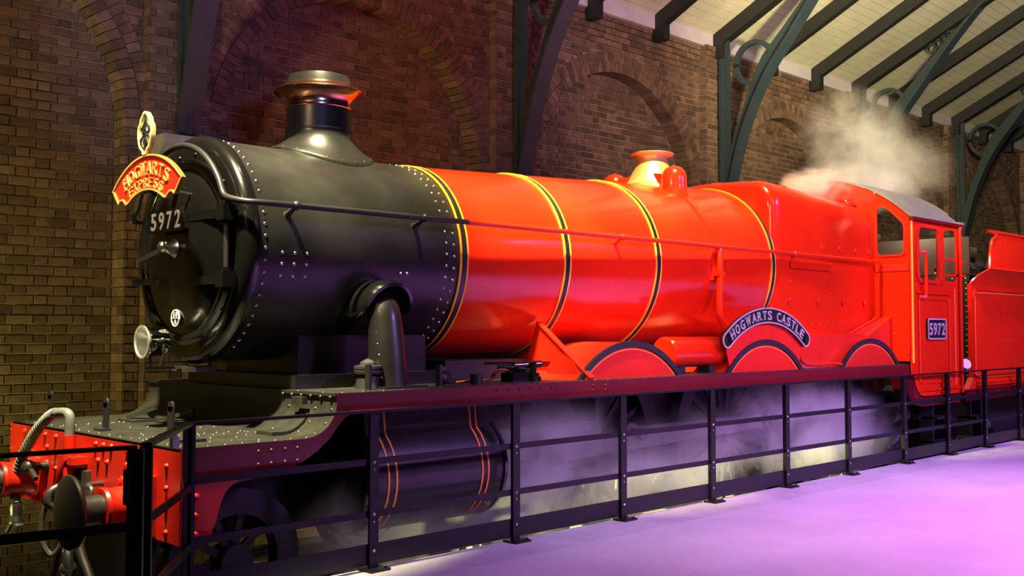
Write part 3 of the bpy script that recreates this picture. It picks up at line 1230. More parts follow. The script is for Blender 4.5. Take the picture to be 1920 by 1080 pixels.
# side return of the beam
m = MB()
m.prism([(-.795, 1.12), (-.40, 1.12), (-.42, 1.085), (-.46, 1.07), (-.51, 1.03), (-.545, .95), (-.57, .86), (-.60, .79), (-.64, .752), (-.69, .742), (-.795, .742)], FY, -1.372, -1.360)
m.build('beam_return', REDM, loco, smooth=False)
for zz in (.80, .91, 1.02):
    m = MB()
    m.dome((-.70, -1.372, zz), (0, -1, 0), .024, .022, 10)
    m.build('rivet', REDM, beam)
# buffers
for sg in (-1, 1):
    by, bz = sg * .864, .93
    m = MB()
    m.box(-.83, -.795, by - .20, by + .20, bz - .17, bz + .19)
    m.lathe([(-.83, .155), (-.85, .135), (-.90, .125), (-.98, .118), (-1.01, .122), (-1.03, .128), (-1.05, .120), (-1.05, .09)], (0, by, bz), (1, 0, 0), 32)
    bh = m.build('buffer_housing', REDM, loco)
    m = MB()
    for dy, dz in ((-.15, .13), (.15, .13), (-.15, -.13), (.15, -.13)):
        m.cyl((-.83, by + dy, bz + dz), (-.865, by + dy, bz + dz), .032, None, 6)
        m.cyl((-.865, by + dy, bz + dz), (-.88, by + dy, bz + dz), .018, None, 8)
    m.build('housing_bolts', REDM, bh, kind='stuff')
    m = MB()
    m.lathe([(-1.04, .086), (-1.22, .086)], (0, by, bz), (1, 0, 0), 28)
    m.build('buffer_shaft', GREY, loco)
    m = MB()
    m.lathe([(-1.20, .06), (-1.205, .17), (-1.215, .212), (-1.232, .222), (-1.245, .215), (-1.258, .17), (-1.268, .09), (-1.272, 0)], (0, by, bz), (1, 0, 0), 44)
    m.build('buffer_head', GREY, loco)
# draw hook and coupling bracket
m = MB()
m.box(-.83, -.795, -.11, .11, .80, 1.06)
m.tube(smoothpts([(-.80, 0, .95), (-.95, 0, .96), (-1.02, 0, .93), (-1.03, 0, .86), (-.98, 0, .82)]), .028, 10)
m.tube(smoothpts([(-.98, .0, .90), (-1.04, .05, .80), (-1.05, .05, .62), (-1.0, 0, .52), (-.95, -.05, .62), (-.95, -.05, .80), (-.98, .0, .90)]), .02, 8)
m.build('draw_hook', GREY, loco)
m = MB()
m.tube(smoothpts([(-.80, -.30, 1.0), (-.90, -.32, 1.0), (-.91, -.40, .98), (-.91, -.40, .90), (-.80, -.40, .88)]), .016, 8)
m.build('beam_bracket', GREY, loco)
# vacuum standpipe and hose
m = MB()
m.cyl((-.87, .075, .80), (-.87, .075, 1.29), .037)
m.box(-.90, -.79, -.05, .19, 1.10, 1.15)
m.lathe([(1.13, .05), (1.17, .05)], (-.87, .075, 0), (0, 0, 1), 16)
m.build('vacuum_standpipe', REDM, loco)
m = MB()
m.tube(smoothpts([(-.87, .075, 1.28), (-.87, .075, 1.40), (-.875, .10, 1.435), (-.885, .16, 1.44), (-.895, .22, 1.43)]), .033, 14)
m.build('hose_elbow', RUB, loco)
hp = smoothpts([(-.89, .20, 1.435), (-.90, .30, 1.42), (-.915, .42, 1.36), (-.93, .56, 1.26), (-.945, .70, 1.12), (-.955, .78, .98), (-.955, .82, .85), (-.95, .82, .74)], 22)
rr = [.031 + .007 * (1 if (i // 2) % 2 else 0) for i in range(len(hp))]
for i in range(14):
    rr[i] = .036
m = MB()
m.tube(hp, rr, 14)
m.build('vacuum_hose', RUB, loco)
m = MB()
m.lathe([(.76, .045), (.72, .05), (.70, .046), (.66, .046), (.64, .055), (.62, .055), (.62, 0)], (-.95, .82, 0), (0, 0, 1), 16)
m.bar((-.95, .72, .60), (-.95, .92, .63), .05, .022)
m.bar((-.95, .88, .62), (-.97, .93, .54), .02, .02)
m.bar((-.95, .78, .60), (-.97, .76, .51), .02, .02)
m.build('hose_coupling', STEEL, loco)
# ejector cock
m = MB()
m.cyl((-.80, .64, 1.03), (-.93, .64, 1.03), .03)
m.bar((-.93, .76, 1.09), (-.93, .50, .96), .03, .03)
m.ball((-.93, .64, 1.03), .05)
m.build('drain_cock', IRON, loco)
# heating hose under the beam
m = MB()
m.tube(smoothpts([(-.88, -.08, .74), (-.93, -.10, .62), (-.95, -.14, .50), (-.93, -.12, .36), (-.90, .0, .25), (-.88, .14, .22)]), .034, 12)
m.tube(smoothpts([(-.86, -.25, .74), (-.92, -.26, .60), (-.90, -.33, .45), (-.88, -.4, .34), (-.86, -.5, .30)]), .030, 12)
m.ball((-.94, -.12, .44), .055)
m.build('heating_hose', STEEL, loco)
m = MB()
m.prism([(-.62, .75), (.62, .75), (.62, .55), (.40, .35), (-.40, .35), (-.62, .55)], FX, -.70, -.66)
for sg in (-1, 1):
    m.bar((-.62, sg * .72, .74), (-.72, sg * .74, .14), .07, .03)
m.build('guard_iron', IRON, loco, smooth=False)

# outside steam pipe with arched hood
m = MB()
pth = smoothpts([(1.0, -1.0, 1.56), (1.008, -.975, 1.80), (1.015, -.945, 2.0), (1.02, -.915, 2.12), (1.03, -.84, 2.21), (1.035, -.70, 2.26)], 6)
m.tube(pth, [.150 - .026 * min(1, max(0, (p.z - 1.56) / .55)) - (.02 if p.z > 2.17 else 0) for p in pth], 28)
m.box(.82, 1.21, -1.2, -.80, 1.575, 1.597)
spp = m.build('steam_pipe', BLK, loco, angle=60)
m = MB()
V = []; F = []
N = 30
for i in range(N):
    a = R(-14 + 238 * i / (N - 1))
    for rad, out in ((.25, .0), (.238, .19), (.22, .245), (.195, .25), (.178, .21), (.172, .0)):
        dx = rad * math.cos(a); dz = rad * math.sin(a)
        zz = 2.13 + dz
        yb = math.sqrt(max(.05, .815 ** 2 - (zz - 2.588) ** 2)) - .01
        fade = 1 if dz > 0 else max(.12, 1 + dz / .22)
        V.append((1.055 + dx, -yb - out * fade, zz))
for i in range(N - 1):
    for j in range(5):
        q, q2 = i * 6 + j, i * 6 + j + 1
        F.append((q, q2, q2 + 6, q + 6))
F += [tuple(range(6)), tuple((N - 1) * 6 + k for k in (5, 4, 3, 2, 1, 0))]
m.add(V, F)
m.build('pipe_hood', BLKG, spp, angle=50)
pts = [((.875 + .005 * i, -1.08 + .022 * i, 1.66 + i * .08), (-1, -.6, 0)) for i in range(6)]
rivets(pts, .009).build('pipe_rivets', STEEL, spp, kind='stuff')

# fittings on the running board
m = MB()
m.cyl((.80, -1.02, ZR), (.80, -1.02, 1.67), .09, .08)
m.lathe([(1.67, .05), (1.69, .095), (1.70, .10), (1.715, .10), (1.72, .085), (1.725, .10), (1.745, .10), (1.75, .06), (1.77, .055), (1.785, .03), (1.80, .0)], (.80, -1.02, 0), (0, 0, 1), 20)
m.build('relief_valve', GREY, loco)
m = MB()
m.bar((.70, -1.16, ZR), (.70, -1.16, 1.76), .055, .018)
m.build('lamp_iron', IRON, loco)
m = MB()
m.bar((1.40, -1.10, ZR), (1.40, -1.10, 1.74), .05, .03)
m.ball((1.46, -1.06, 1.70), .03)
m.ball((1.47, -1.06, 1.63), .045)
m.bar((1.42, -1.05, 1.62), (1.56, -1.10, 1.62), .04, .03)
m.build('drain_lever', IRON, loco)
m = MB()
m.cyl((1.78, -1.10, ZR), (1.78, -1.10, 1.66), .05, .05, 20)
m.build('oil_pot', IRON, loco)
m = MB()
for dy in (0, .025):
    m.tube(smoothpts([(1.50, -1.10 + dy, 1.60), (1.8, -1.05 + dy, 1.605), (1.98, -1.05 + dy, 1.61), (2.04, -1.05 + dy, 1.66), (2.12, -1.05 + dy, 1.685), (2.2, -1.05 + dy, 1.66), (2.22, -1.05 + dy, 1.60)]), .008, 6)
m.build('copper_pipe', COPPER, loco)
m = MB()
m.box(2.16, 2.34, -1.12, -.98, ZR, 1.66)
m.cyl((2.40, -1.02, 1.68), (2.20, -.90, 1.70), .03)
m.cyl((2.45, -1.06, ZR), (2.45, -1.06, 1.62), .075, .07)
m.cyl((2.45, -1.06, 1.62), (2.45, -1.06, 1.65), .055)
m.cyl((2.45, -1.06, 1.65), (2.45, -1.06, 1.74), .03)
m.cyl((2.30, -.98, 1.71), (2.55, -1.05, 1.72), .03)
m.bar((2.1, -.85, 1.73), (2.5, -.98, 1.73), .03, .02)
m.build('anti_vacuum_valve', BLKG, loco)

# transverse plate in front of first splasher
m = MB()
m.prism([(-1.29, ZR), (-1.29, 1.605), (-.71, 2.06), (-.675, 2.06), (-.585, 1.81), (-.50, 1.79), (-.42, 1.74), (-.36, 1.69), (-.33, ZR)], FX, 2.885, 2.91)
m.bar((2.90, -1.31, 1.60), (2.90, -.69, 2.075), .06, .014, (0, .6, .8))
m.box(2.90, 3.0, -1.28, -.40, ZR, 1.62)
tp = m.build('motion_plate_cover', REDM, loco, smooth=False)
m = MB()
m.prism([(-1.19 + .0, ZR)] + arc(-1.0, ZR, .19, 0, PI, 16) + [(-1.19, ZR)], FX, 2.86, 2.886)  # added half disc standing in for a round reflection on the plate
m.bar((2.875, -.70, 1.735), (2.875, -.85, 1.735), .03, .012)
m.build('half_round_reflection', REDM, tp, smooth=False)

# splashers
SPX = (3.53, 5.72, 8.02)


def ring_arc(cx, cz, r, z0):
    a = math.asin((z0 - cz) / r)
    return arc(cx, cz, r, PI - a, a, 24)


for k, cx in enumerate(SPX):
    cz, r_ = .93, .955
    r_ = .965
    m = MB()
    A = ring_arc(cx, cz, r_, ZR)
    m.prism(A, FY, -1.225, -.62)
    sp = m.build('splasher', REDM, loco, angle=30)
    m = MB()
    m.strip(ring_arc(cx, cz, r_ + .012, ZR), ring_arc(cx, cz, r_ - .04, ZR), FY, -1.245, -1.215)
    m.build('splasher_beading', IRON, sp, angle=30)
    m = MB()
    m.strip(ring_arc(cx, cz, r_ - .055, ZR), ring_arc(cx, cz, r_ - .068, ZR), FY, -1.229, -1.215)
    m.build('lining', LINE, sp, angle=30)
# nameplate on the middle splasher
cx, cz = 5.72, .93
ha = R(37.5)
m = MB()
up_ = arc(cx, cz, 1.27, PI / 2 + ha * .98, PI / 2 - ha * .98, 28)
lo_ = arc(cx, cz, .95, PI / 2 + ha * 1.16, PI / 2 - ha * 1.16, 28)
m.strip(up_, lo_, FY, -1.228, -1.215)
m.build('nameplate_backing', REDM, loco, angle=30)
m = MB()
ro, ri = 1.305, 1.145
band = arc(cx, cz, ro, PI / 2 + ha, PI / 2 - ha, 30)
bnd2 = arc(cx, cz, ri, PI / 2 + ha, PI / 2 - ha, 30)
m.strip(band, bnd2, FY, -1.262, -1.228)
for sg in (-1, 1):
    a = PI / 2 + sg * ha
    c = (cx + (ro + ri) / 2 * math.cos(a), cz + (ro + ri) / 2 * math.sin(a))
    m.lathe([(0, 0), (0, .08), (.034, .08), (.034, 0)], (c[0], -1.228, c[1]), (0, -1, 0), 20)
npt = m.build('nameplate', NPL, loco, angle=30, label='curved black nameplate with raised steel letters')
m = MB()
m.strip(arc(cx, cz, ro, PI / 2 + ha, PI / 2 - ha, 30), arc(cx, cz, ro - .014, PI / 2 + ha, PI / 2 - ha, 30), FY, -1.270, -1.255)
m.strip(arc(cx, cz, ri + .014, PI / 2 + ha, PI / 2 - ha, 30), arc(cx, cz, ri, PI / 2 + ha, PI / 2 - ha, 30), FY, -1.270, -1.255)
for sg in (-1, 1):
    a = PI / 2 + sg * ha
    c = (cx + (ro + ri) / 2 * math.cos(a), cz + (ro + ri) / 2 * math.sin(a))
    e0, e1 = (a, a + PI) if sg > 0 else (a - PI, a)
    m.strip(arc(*c, .08, e0, e1, 12), arc(*c, .066, e0, e1, 12), FY, -1.270, -1.255)
m.build('nameplate_rim', PLST, npt, angle=30)
txt = 'HOGWARTS CASTLE'
wd = {'I': .5, ' ': .75, 'W': 1.25}
tot = sum(wd.get(c, 1) for c in txt)
acc = 0
span = 2 * ha * .93
for ch in txt:
    wch = wd.get(ch, 1)
    a = PI / 2 + span / 2 - span * (acc + wch / 2) / tot
    acc += wch
    if ch == ' ':
        continue
    rb = ri + .034
    def fn(p, q, c, a=a):
        rad = rb + q
        return (cx + rad * math.cos(a) + p * math.sin(a), -1.262 - c, cz + rad * math.sin(a) - p * math.cos(a))
    m = MB()
    letter(m, ch, fn, .092, .074 * (1.2 if ch == 'W' else 1), .008, .02, True)
    m.build('letter', PLST, npt, smooth=False)
# reservoir between first and second splashers
m = MB()
m.lathe([(4.26, 0), (4.26, .13), (4.275, .148), (5.10, .148), (5.14, .13), (5.155, .08), (5.16, 0)], (0, -1.03, 1.79), (1, 0, 0), 32)
m.build('vacuum_reservoir', RED, loco)
for x in (4.40, 4.90):
    m = MB()
    m.box(x, x + .1, -1.10, -.95, ZR, 1.70)
    m.build('reservoir_bracket', IRON, loco, smooth=False)
m = MB()
m.prism([(5.16, ZR), (5.16, 1.74), (5.24, 1.86), (5.34, 1.86), (5.42, 1.72), (5.30, 1.66), (5.26, ZR)], FY, -1.18, -1.14)
m.build('splasher_bracket', REDM, loco, smooth=False)
# reverser casing between splasher and cab
m = MB()
m.prism([(6.2, ZR), (6.2, 1.95), (8.05, 1.955), (8.80, 2.17), (8.80, ZR)], FY, -1.05, -.62)
m.prism([(8.18, 1.94), (8.80, 2.17), (8.80, ZR), (8.18, ZR)], FY, -1.13, -1.04)
m.build('reverser_casing', REDM, loco, smooth=False)
m = MB()
m.tube(smoothpts([(6.42, -1.22, 1.70), (6.5, -1.22, 1.65), (6.65, -1.22, 1.625), (7.1, -1.22, 1.625), (7.25, -1.22, 1.62), (7.36, -1.22, 1.60)]), .022, 8)
m.build('beading_rod', REDM, loco)

# cab
CXF, CXR = 8.80, 10.28
zg = 3.42


def roofz(y):
    rr_ = 1.93
    return 4.0 - rr_ + math.sqrt(max(0, rr_ ** 2 - y * y))


# front sheet with two windows
def poly_hole(mb, outer, inner, fn, c0, c1):
    """ring between two loops of equal length"""
    mb.strip(outer, inner, fn, c0, c1, closed=True)


def resample(loop, n):
    P_ = [Vector((a, b)) for a, b in loop]
    P_.append(P_[0])
    Ls = [(P_[i + 1] - P_[i]).length for i in range(len(P_) - 1)]
    T = sum(Ls)
    out = []
    for k in range(n):
        d = T * k / n
        i = 0
        while d > Ls[i]:
            d -= Ls[i]; i += 1
        p = P_[i].lerp(P_[i + 1], d / max(Ls[i], 1e-9))
        out.append((p.x, p.y))
    return out


def fillet(poly, r, n=3):
    out = []
    N = len(poly)
    for i in range(N):
        p = Vector(poly[i]); a = Vector(poly[i - 1]); b = Vector(poly[(i + 1) % N])
        u_ = (a - p).normalized(); v_ = (b - p).normalized()
        q0, q1 = p + u_ * r, p + v_ * r
        for k in range(n + 1):
            t = k / n
            w_ = q0 * (1 - t) ** 2 + p * 2 * t * (1 - t) + q1 * t ** 2
            out.append((w_.x, w_.y))
    return out


win = [(-.955, 2.95), (-1.29, 2.95), (-1.30, 3.32), (-1.06, 3.56), (-.955, 3.56)]
winf = fillet(win, .05)
for sg in (-1, 1):
    m = MB()
    fn = lambda a, b, c, sg=sg: (c, -sg * a, b)
    # sheet pieces around the window
    edge = [(-.05, roofz(.05)), (-.4, roofz(.4)), (-.7, roofz(.7)), (-1.0, roofz(1.0)), (-1.2, roofz(1.2)), (-1.36, zg)]
    top = [(-.90, roofz(.9)), (-1.0, roofz(1.0)), (-1.1, roofz(1.1)), (-1.2, roofz(1.2)), (-1.3, roofz(1.3)), (-1.365, zg)]
    m.prism([(-.90, 2.85), (-1.365, 2.85)] + top[::-1], fn, CXF, CXF + .001) if False else None
    outer = [(-.90, 2.85), (-1.365, 2.85), (-1.365, zg - .01)] + top[-2:0:-1] + [(-.90, roofz(.9))]
    # match loops by angle from the window centre
    cen = Vector((-1.12, 3.2))
    def byang(loop, n=64):
        L_ = resample(loop, 400)
        out = []
        for k in range(n):
            t = -PI + 2 * PI * k / n
            best = min(L_, key=lambda p: abs(((math.atan2(p[1] - cen.y, p[0] - cen.x) - t + PI) % (2 * PI)) - PI))
            out.append(best)
        return out
    m.strip(byang(outer), byang(winf), fn, CXF, CXF + .012, closed=True)
    m.prism([(-.90, 1.62), (-1.365, 1.62), (-1.365, 2.85), (-.90, 2.85)], fn, CXF, CXF + .012)
    m.prism([(-.90, 1.62), (-.90, roofz(.9)), (-.45, roofz(.45)), (0, roofz(0)), (0, 1.62)], fn, CXF, CXF + .012)
    cf = m.build('cab_front', RED, loco, smooth=False)
    m = MB()
    big = fillet([(a + (.025 if a > -1.1 else -.025) * (1), b + (.025 if b > 3.2 else -.025)) for a, b in win], .06)
    m.strip(resample(big, 64), resample(winf, 64), fn, CXF - .012, CXF + .002, closed=True)
    m.build('window_frame', BRASS if sg > 0 else REDM, cf, angle=30)
    m = MB()
    m.prism(winf, fn, CXF + .004, CXF + .008)
    m.build('pane', GLASS, cf, smooth=False)
    if sg < 0:
        pass
# front sheet riveted strip, near side
m = MB()
m.box(CXF - .01, CXF, -1.36, -.92, 2.74, 2.83)
m.build('riveted_strip', REDM, loco, smooth=False)
pts = []
for i in range(7):
    pts.append(((CXF - .01, -1.0 - i * .055, 2.765 + .04 * (i % 2)), (-1, 0, 0)))
for i in range(14):
    pts.append(((CXF, -1.325, 1.7 + i * .125), (-1, 0, 0)))
for i in range(5):
    pts.append(((CXF, -1.16, 1.72 + i * .12), (-1, 0, 0)))
rivets(pts, .013).build('cab_front_rivets', RED, loco, kind='stuff')
# cab sides
win2 = fillet([(8.985, 2.625), (9.60, 2.625), (9.60, 3.31), (8.985, 3.31)], .10)
open3 = fillet([(9.80, 2.645), (10.18, 2.645), (10.18, 3.32), (9.80, 3.32)], .08)
for sg in (-1, 1):
    y0, y1 = sg * 1.375, sg * 1.360
    m = MB()
    # lower sheet
    m.prism([(CXF, 1.18), (10.20, 1.18), (10.26, 1.24), (10.26, 2.58), (CXF, 2.58)], FY, y0, y1)
    # sheet around window 1
    def bya(loop, cen, n=64):
        L_ = resample(loop, 400)
        out = []
        for k in range(n):
            t = -PI + 2 * PI * k / n
            out.append(min(L_, key=lambda p: abs(((math.atan2(p[1] - cen[1], p[0] - cen[0]) - t + PI) % (2 * PI)) - PI)))
        return out
    c1 = (9.29, 2.97)
    m.strip(bya([(CXF, 2.58), (9.69, 2.58), (9.69, zg), (CXF, zg)], c1), bya(win2, c1), FY, y0, y1, closed=True)
    c2 = (9.99, 2.98)
    m.strip(bya([(9.69, 2.58), (10.26, 2.58), (10.26, zg), (9.69, zg)], c2), bya(open3, c2), FY, y0, y1, closed=True)
    cs = m.build('cab_side', RED, loco, smooth=False)
    if sg > 0:
        continue
    m = MB()
    big = fillet([(8.955, 2.595), (9.63, 2.595), (9.63, 3.34), (8.955, 3.34)], .12)
    m.strip(resample(big, 64), resample(fillet([(9.0, 2.64), (9.585, 2.64), (9.585, 3.295), (9.0, 3.295)], .09), 64), FY, -1.405, -1.36, closed=True)
    m.build('window_frame', REDM, cs, angle=30)
    m = MB()
    m.prism(fillet([(9.0, 2.64), (9.585, 2.64), (9.585, 3.295), (9.0, 3.295)], .09), FY, -1.372, -1.366)
    m.build('pane', GLASS, cs, smooth=False)
    m = MB()
    m.strip(resample(fillet([(8.99, 1.33), (9.93, 1.33), (9.93, 2.43), (8.99, 2.43)], .07), 64), resample(fillet([(9.03, 1.37), (9.89, 1.37), (9.89, 2.39), (9.03, 2.39)], .06), 64), FY, -1.388, -1.37, closed=True)
    m.box(8.95, 9.95, -1.40, -1.37, 2.46, 2.485)
    m.box(8.9, 10.22, -1.395, -1.37, 1.24, 1.27)
    m.build('panel_beading', RED, cs, angle=30)
    m = MB()
    m.tube([(8.845, -1.375, 1.60), (8.845, -1.375, 3.41)], .016, 8)
    m.build('edge_beading', GOLD, cs)
    for x0_, x1_, ya_, yb_, za_, zb_ in ((10.10, 10.125, -1.379, -1.372, 1.3, 2.55), (9.01, 9.016, -1.392, -1.38, 1.36, 2.40), (9.905, 9.911, -1.392, -1.38, 1.36, 2.40)):
        m = MB()
        m.box(x0_, x1_, ya_, yb_, za_, zb_)
        m.build('lining', LINE, cs, smooth=False)
    pts = []
    for i in range(16):
        pts.append(((8.90, -1.375, 1.62 + i * .112), (0, -1, 0)))
        pts.append(((9.72, -1.375, 2.62 + i * .045), (0, -1, 0)) if i < 15 else ((10.16, -1.375, 2.0), (0, -1, 0)))
    for i in range(10):
        pts.append(((9.1 + i * .1, -1.375, 1.205), (0, -1, 0)))
        pts.append(((10.17, -1.375, 1.35 + i * .11), (0, -1, 0)))
    for i in range(5):
        pts.append(((9.1 + i * .17, -1.375, 1.51 - .04 * (i % 2)), (0, -1, 0)))
    rivets(pts, .012, 6).build('cab_side_rivets', RED, cs, kind='stuff')
    # number plate
    m = MB()
    m.prism(roundrect(9.215, 9.76, 1.885, 2.155, .04), FY, -1.40, -1.37)
    cnp = m.build('cab_number_plate', NPL, loco, angle=30, label='black cab number plate with raised steel digits 5972')
    m = MB()
    m.strip(roundrect(9.215, 9.76, 1.885, 2.155, .04), roundrect(9.235, 9.74, 1.905, 2.135, .03), FY, -1.408, -1.395, closed=True)
    for i, ch in enumerate('5972'):
        letter(m, ch, lambda a, b, c, i=i: (9.305 + i * .122 + a, -1.40 - c, 1.945 + b), .15, .095, .008, .02)
    m.build('plate_digits', PLST, cnp, angle=30)
    # handrail by the window and rear pillar
    m = MB()
    m.tube(smoothpts([(9.0, -1.38, 2.98), (9.08, -1.43, 2.98), (9.10, -1.44, 2.93), (9.10, -1.44, 2.46), (9.08, -1.43, 2.42), (9.0, -1.38, 2.42)], 4), .02, 10)
    m.ball((9.03, -1.40, 2.98), .028)
    m.ball((9.03, -1.40, 2.42), .028)
    m.build('cab_handrail', RED, loco)
    m = MB()
    m.tube([(10.245, -1.40, 1.18), (10.245, -1.40, 3.36)], .022, 10)
    m.ball((10.245, -1.40, 3.36), .035)
    m.build('rear_pillar', RED, loco)
m = MB()
m.bar((9.80, -1.36, 2.72), (10.5, -1.36, 2.74), .03, .03)
m.bar((9.80, -1.355, 2.93), (10.45, -1.355, 2.93), .03, .03)
m.build('cab_gate_bar', RED, loco)
m = MB()
m.cyl((10.0, -1.2, 2.5), (10.0, -1.2, 2.95), .02)
m.cyl((9.95, -1.2, 2.80), (10.12, -1.2, 2.80), .03)
m.ball((10.0, -1.2, 2.75), .05)
m.build('cab_fittings', CHROME, loco)
# roof
m = MB()
top = []
bot = []
for i in range(33):
    y = -1.40 + 2.80 * i / 32
    top.append((y, roofz(y) + .012 if abs(y) <= 1.36 else zg - .0))
    bot.append((y, top[-1][1] - .02))
m.strip(top, bot, FX, CXF - .02, 10.22)
keep = [i for i in range(33) if abs(-1.40 + 2.80 * i / 32) < 1.28]
m.strip([top[i] for i in keep], [bot[i] for i in keep], FX, 10.22, 10.30)
for sg in (-1, 1):
    m.box(10.2, 10.36, min(sg * 1.42, sg * 1.33), max(sg * 1.42, sg * 1.33), zg - .02, zg + .02)
m.build('cab_roof', ROOFG, loco, angle=25)
for sg in (-1, 1):
    m = MB()
    m.box(CXF - .02, 10.34, sg * 1.40 - .03, sg * 1.40 + .03, zg - .045, zg - .012)
    m.build('gutter', MAROON, loco, smooth=False)
pts = []
for i in range(9):
    pts.append(((8.95 + i * .15, -1.37, zg + .02), (0, -.8, .5)))
rivets(pts, .013).build('roof_rivets', ROOFG, loco, kind='stuff')
# cab interior back & floor
m = MB()
m.box(8.82, 10.2, -1.33, 1.33, 1.18, 1.24)
m.box(8.85, 9.2, -.8, .8, 1.24, 2.9)
m.build('cab_floor', IRON, loco, smooth=False)
for i in range(11):
    m = MB()
    m.box(8.86, 10.15, 1.315, 1.345, 1.30 + i * .155, 1.30 + i * .155 + .146)
    m.build('lining_board', LINB, loco, smooth=False)
# curved drop below the cab
m = MB()
ins = [(8.56, 1.455)] + [(8.60 + .0, 1.40), (8.62, 1.30), (8.66, 1.20), (8.74, 1.12), (8.86, 1.075), (9.05, 1.06), (10.15, 1.06)]
outs = [(8.78, 1.455)] + [(8.80, 1.42), (8.83, 1.36), (8.87, 1.29), (8.93, 1.23), (9.0, 1.195), (9.1, 1.18), (10.2, 1.18)]
m.strip(ins, outs, FY, -1.40, -1.375)
m.build('cab_valance', MAROON, loco, angle=30)
m = MB()
V = []
m.strip([(a, b + .003) for a, b in outs], [(a - .015, b - .015) for a, b in outs], FY, -1.40, -1.1)
m.build('drop_plate', REDM, loco, angle=30)

# cylinder (near and far) with lining
cyp = []
for sg in (-1, 1):
    prof = [(-1.13, 1.46)]
    prof += [(-.93 - .395 * math.cos(R(a)), .96 - .40 * math.sin(R(a))) for a in range(-40, 136, 8)]
    prof = [(-1.16, 1.46)] + [(-.93 - .395 * math.cos(R(a)), .96 - .40 * math.sin(R(a))) for a in range(-50, 141, 10)] + [(-.60, .72), (-.60, 1.46)]
    pr = [(a * -sg if sg > 0 else a, b) for a, b in prof]
    m = MB()
    m.prism(pr, FX, .66, 1.86)
    cy_ = m.build('cylinder', BLK, loco, angle=30)
    for pf in ([(.66, .41), (.62, .40), (.58, .36), (.56, .2), (.56, 0)], [(1.86, .41), (1.90, .40), (1.92, .36), (1.93, 0)]):
        m = MB()
        m.lathe(pf, (0, sg * .93, .96), (1, 0, 0), 40)
        m.build('cylinder_cover', BLKG, cy_)
    if sg < 0:
        for x, mm in ((.76, GOLD), (.83, GOLD), (1.64, LINE), (1.70, LINE)):
            P_ = [(a, b) for a, b in prof[:-2]]
            Q_ = []
            for i, (a, b) in enumerate(P_):
                p = Vector(P_[max(i - 1, 0)]); q = Vector(P_[min(i + 1, len(P_) - 1)])
                t = (q - p).normalized()
                Q_.append((a + t.y * .004, b - t.x * .004))
            m = MB()
            m.strip(Q_, P_, FX, x - .008, x + .008)
            m.build('lining', mm, cy_, angle=30)
        m = MB()
        m.cyl((1.74, -1.25, .70), (1.74, -1.28, .69), .02)
        m.build('drain_plug', STEEL, cy_)

# wheels
def wheel(name, x, y, r_, nsp, sg, crank=None, cr=.381):
    m = MB()
    m.lathe([(-.065, r_ - .13), (-.065, r_ - .02), (-.06, r_), (.055, r_ + .004), (.07, r_ + .03), (.075, r_ - .02), (.07, r_ - .14), (-.065, r_ - .13)], (x, y, r_), (0, -sg * -1, 0), 56)
    wobj = m.build(name, MAROON if False else IRON, loco)
    m = MB()
    m.lathe([(-.068, r_ - .055), (-.068, r_ - .01), (-.06, r_ + .001)], (x, y, r_), (0, -sg * -1, 0), 56)
    m.build('tyre_face', STEEL, wobj)
    for i in range(nsp):
        m = MB()
        a = 2 * PI * i / nsp + .1
        c, s_ = math.cos(a), math.sin(a)
        m.bar((x + .1 * c, y, r_ + .1 * s_), (x + (r_ - .11) * c, y, r_ + (r_ - .11) * s_), .05, .03, (0, 1, 0))
        m.build('spoke', IRON, wobj, smooth=False)
    m = MB()
    m.cyl((x, y + sg * -.06, r_), (x, y + sg * .09, r_), .13, .12, 24)
    if crank is not None:
        c, s_ = cr * math.cos(crank), cr * math.sin(crank)
        m.bar((x, y + sg * .05, r_), (x + c * 1.1, y + sg * .05, r_ + s_ * 1.1), .20, .07, (0, 1, 0))
        m.cyl((x + c, y + sg * .05, r_ + s_), (x + c, y + sg * .36, r_ + s_), .055, None, 16)
    m.build('hub', IRON, wobj)
    return wobj


CRK = R(20)
for sg in (-1, 1):
    for cx in SPX:
        wheel('driving_wheel', cx, sg * .72, .915, 18, sg, CRK)
    for cx in (-.10, 2.03):
        wheel('bogie_wheel', cx, sg * .72, .457, 10, sg)
pinp = [(cx + .381 * math.cos(CRK), .915 + .381 * math.sin(CRK)) for cx in SPX]
m = MB()
for a, b in ((0, 1), (1, 2)):
    (xa, za), (xb, zb) = pinp[a], pinp[b]
    m.bar((xa, -.90, za), (xb, -.90, zb), .035, .11)
for xa, za in pinp:
    m.cyl((xa, -.87, za), (xa, -.94, za), .10, None, 20)
m.build('coupling_rod', GREY, loco)
m = MB()
(xa, za) = pinp[1]
m.bar((2.75, -1.0, .95), (xa, -1.0, za), .04, .14)
m.cyl((xa, -.97, za), (xa, -1.08, za), .125, None, 24)
m.cyl((xa, -1.08, za), (xa, -1.10, za), .07, .06, 20)
m.cyl((2.75, -.95, .95), (2.75, -1.06, .95), .10, None, 20)
m.build('connecting_rod', GREY, loco)
m = MB()
m.cyl((1.9, -.93, .96), (2.75, -.93, .96), .04)
m.build('piston_rod', GREY, loco)
m = MB()
m.box(1.95, 3.35, -.99, -.87, 1.12, 1.19)
m.box(1.95, 3.35, -.99, -.87, .72, .79)
m.box(3.30, 3.38, -1.0, -.60, .65, 1.45)
m.build('slide_bar', IRON, loco, smooth=False)
m = MB()
m.box(2.58, 2.95, -1.0, -.86, .79, 1.12)
m.build('crosshead', IRON, loco, smooth=False)
for cx in SPX:
    m = MB()
    m.prism([(cx - .80, .35), (cx - .72, .35), (cx - .80, 1.2), (cx - .90, 1.2)], FY, -.80, -.70)
    m.build('brake_hanger', IRON, loco, smooth=False)
m = MB()
m.cyl((8.8, -1.05, .95), (9.2, -1.05, .95), .12)
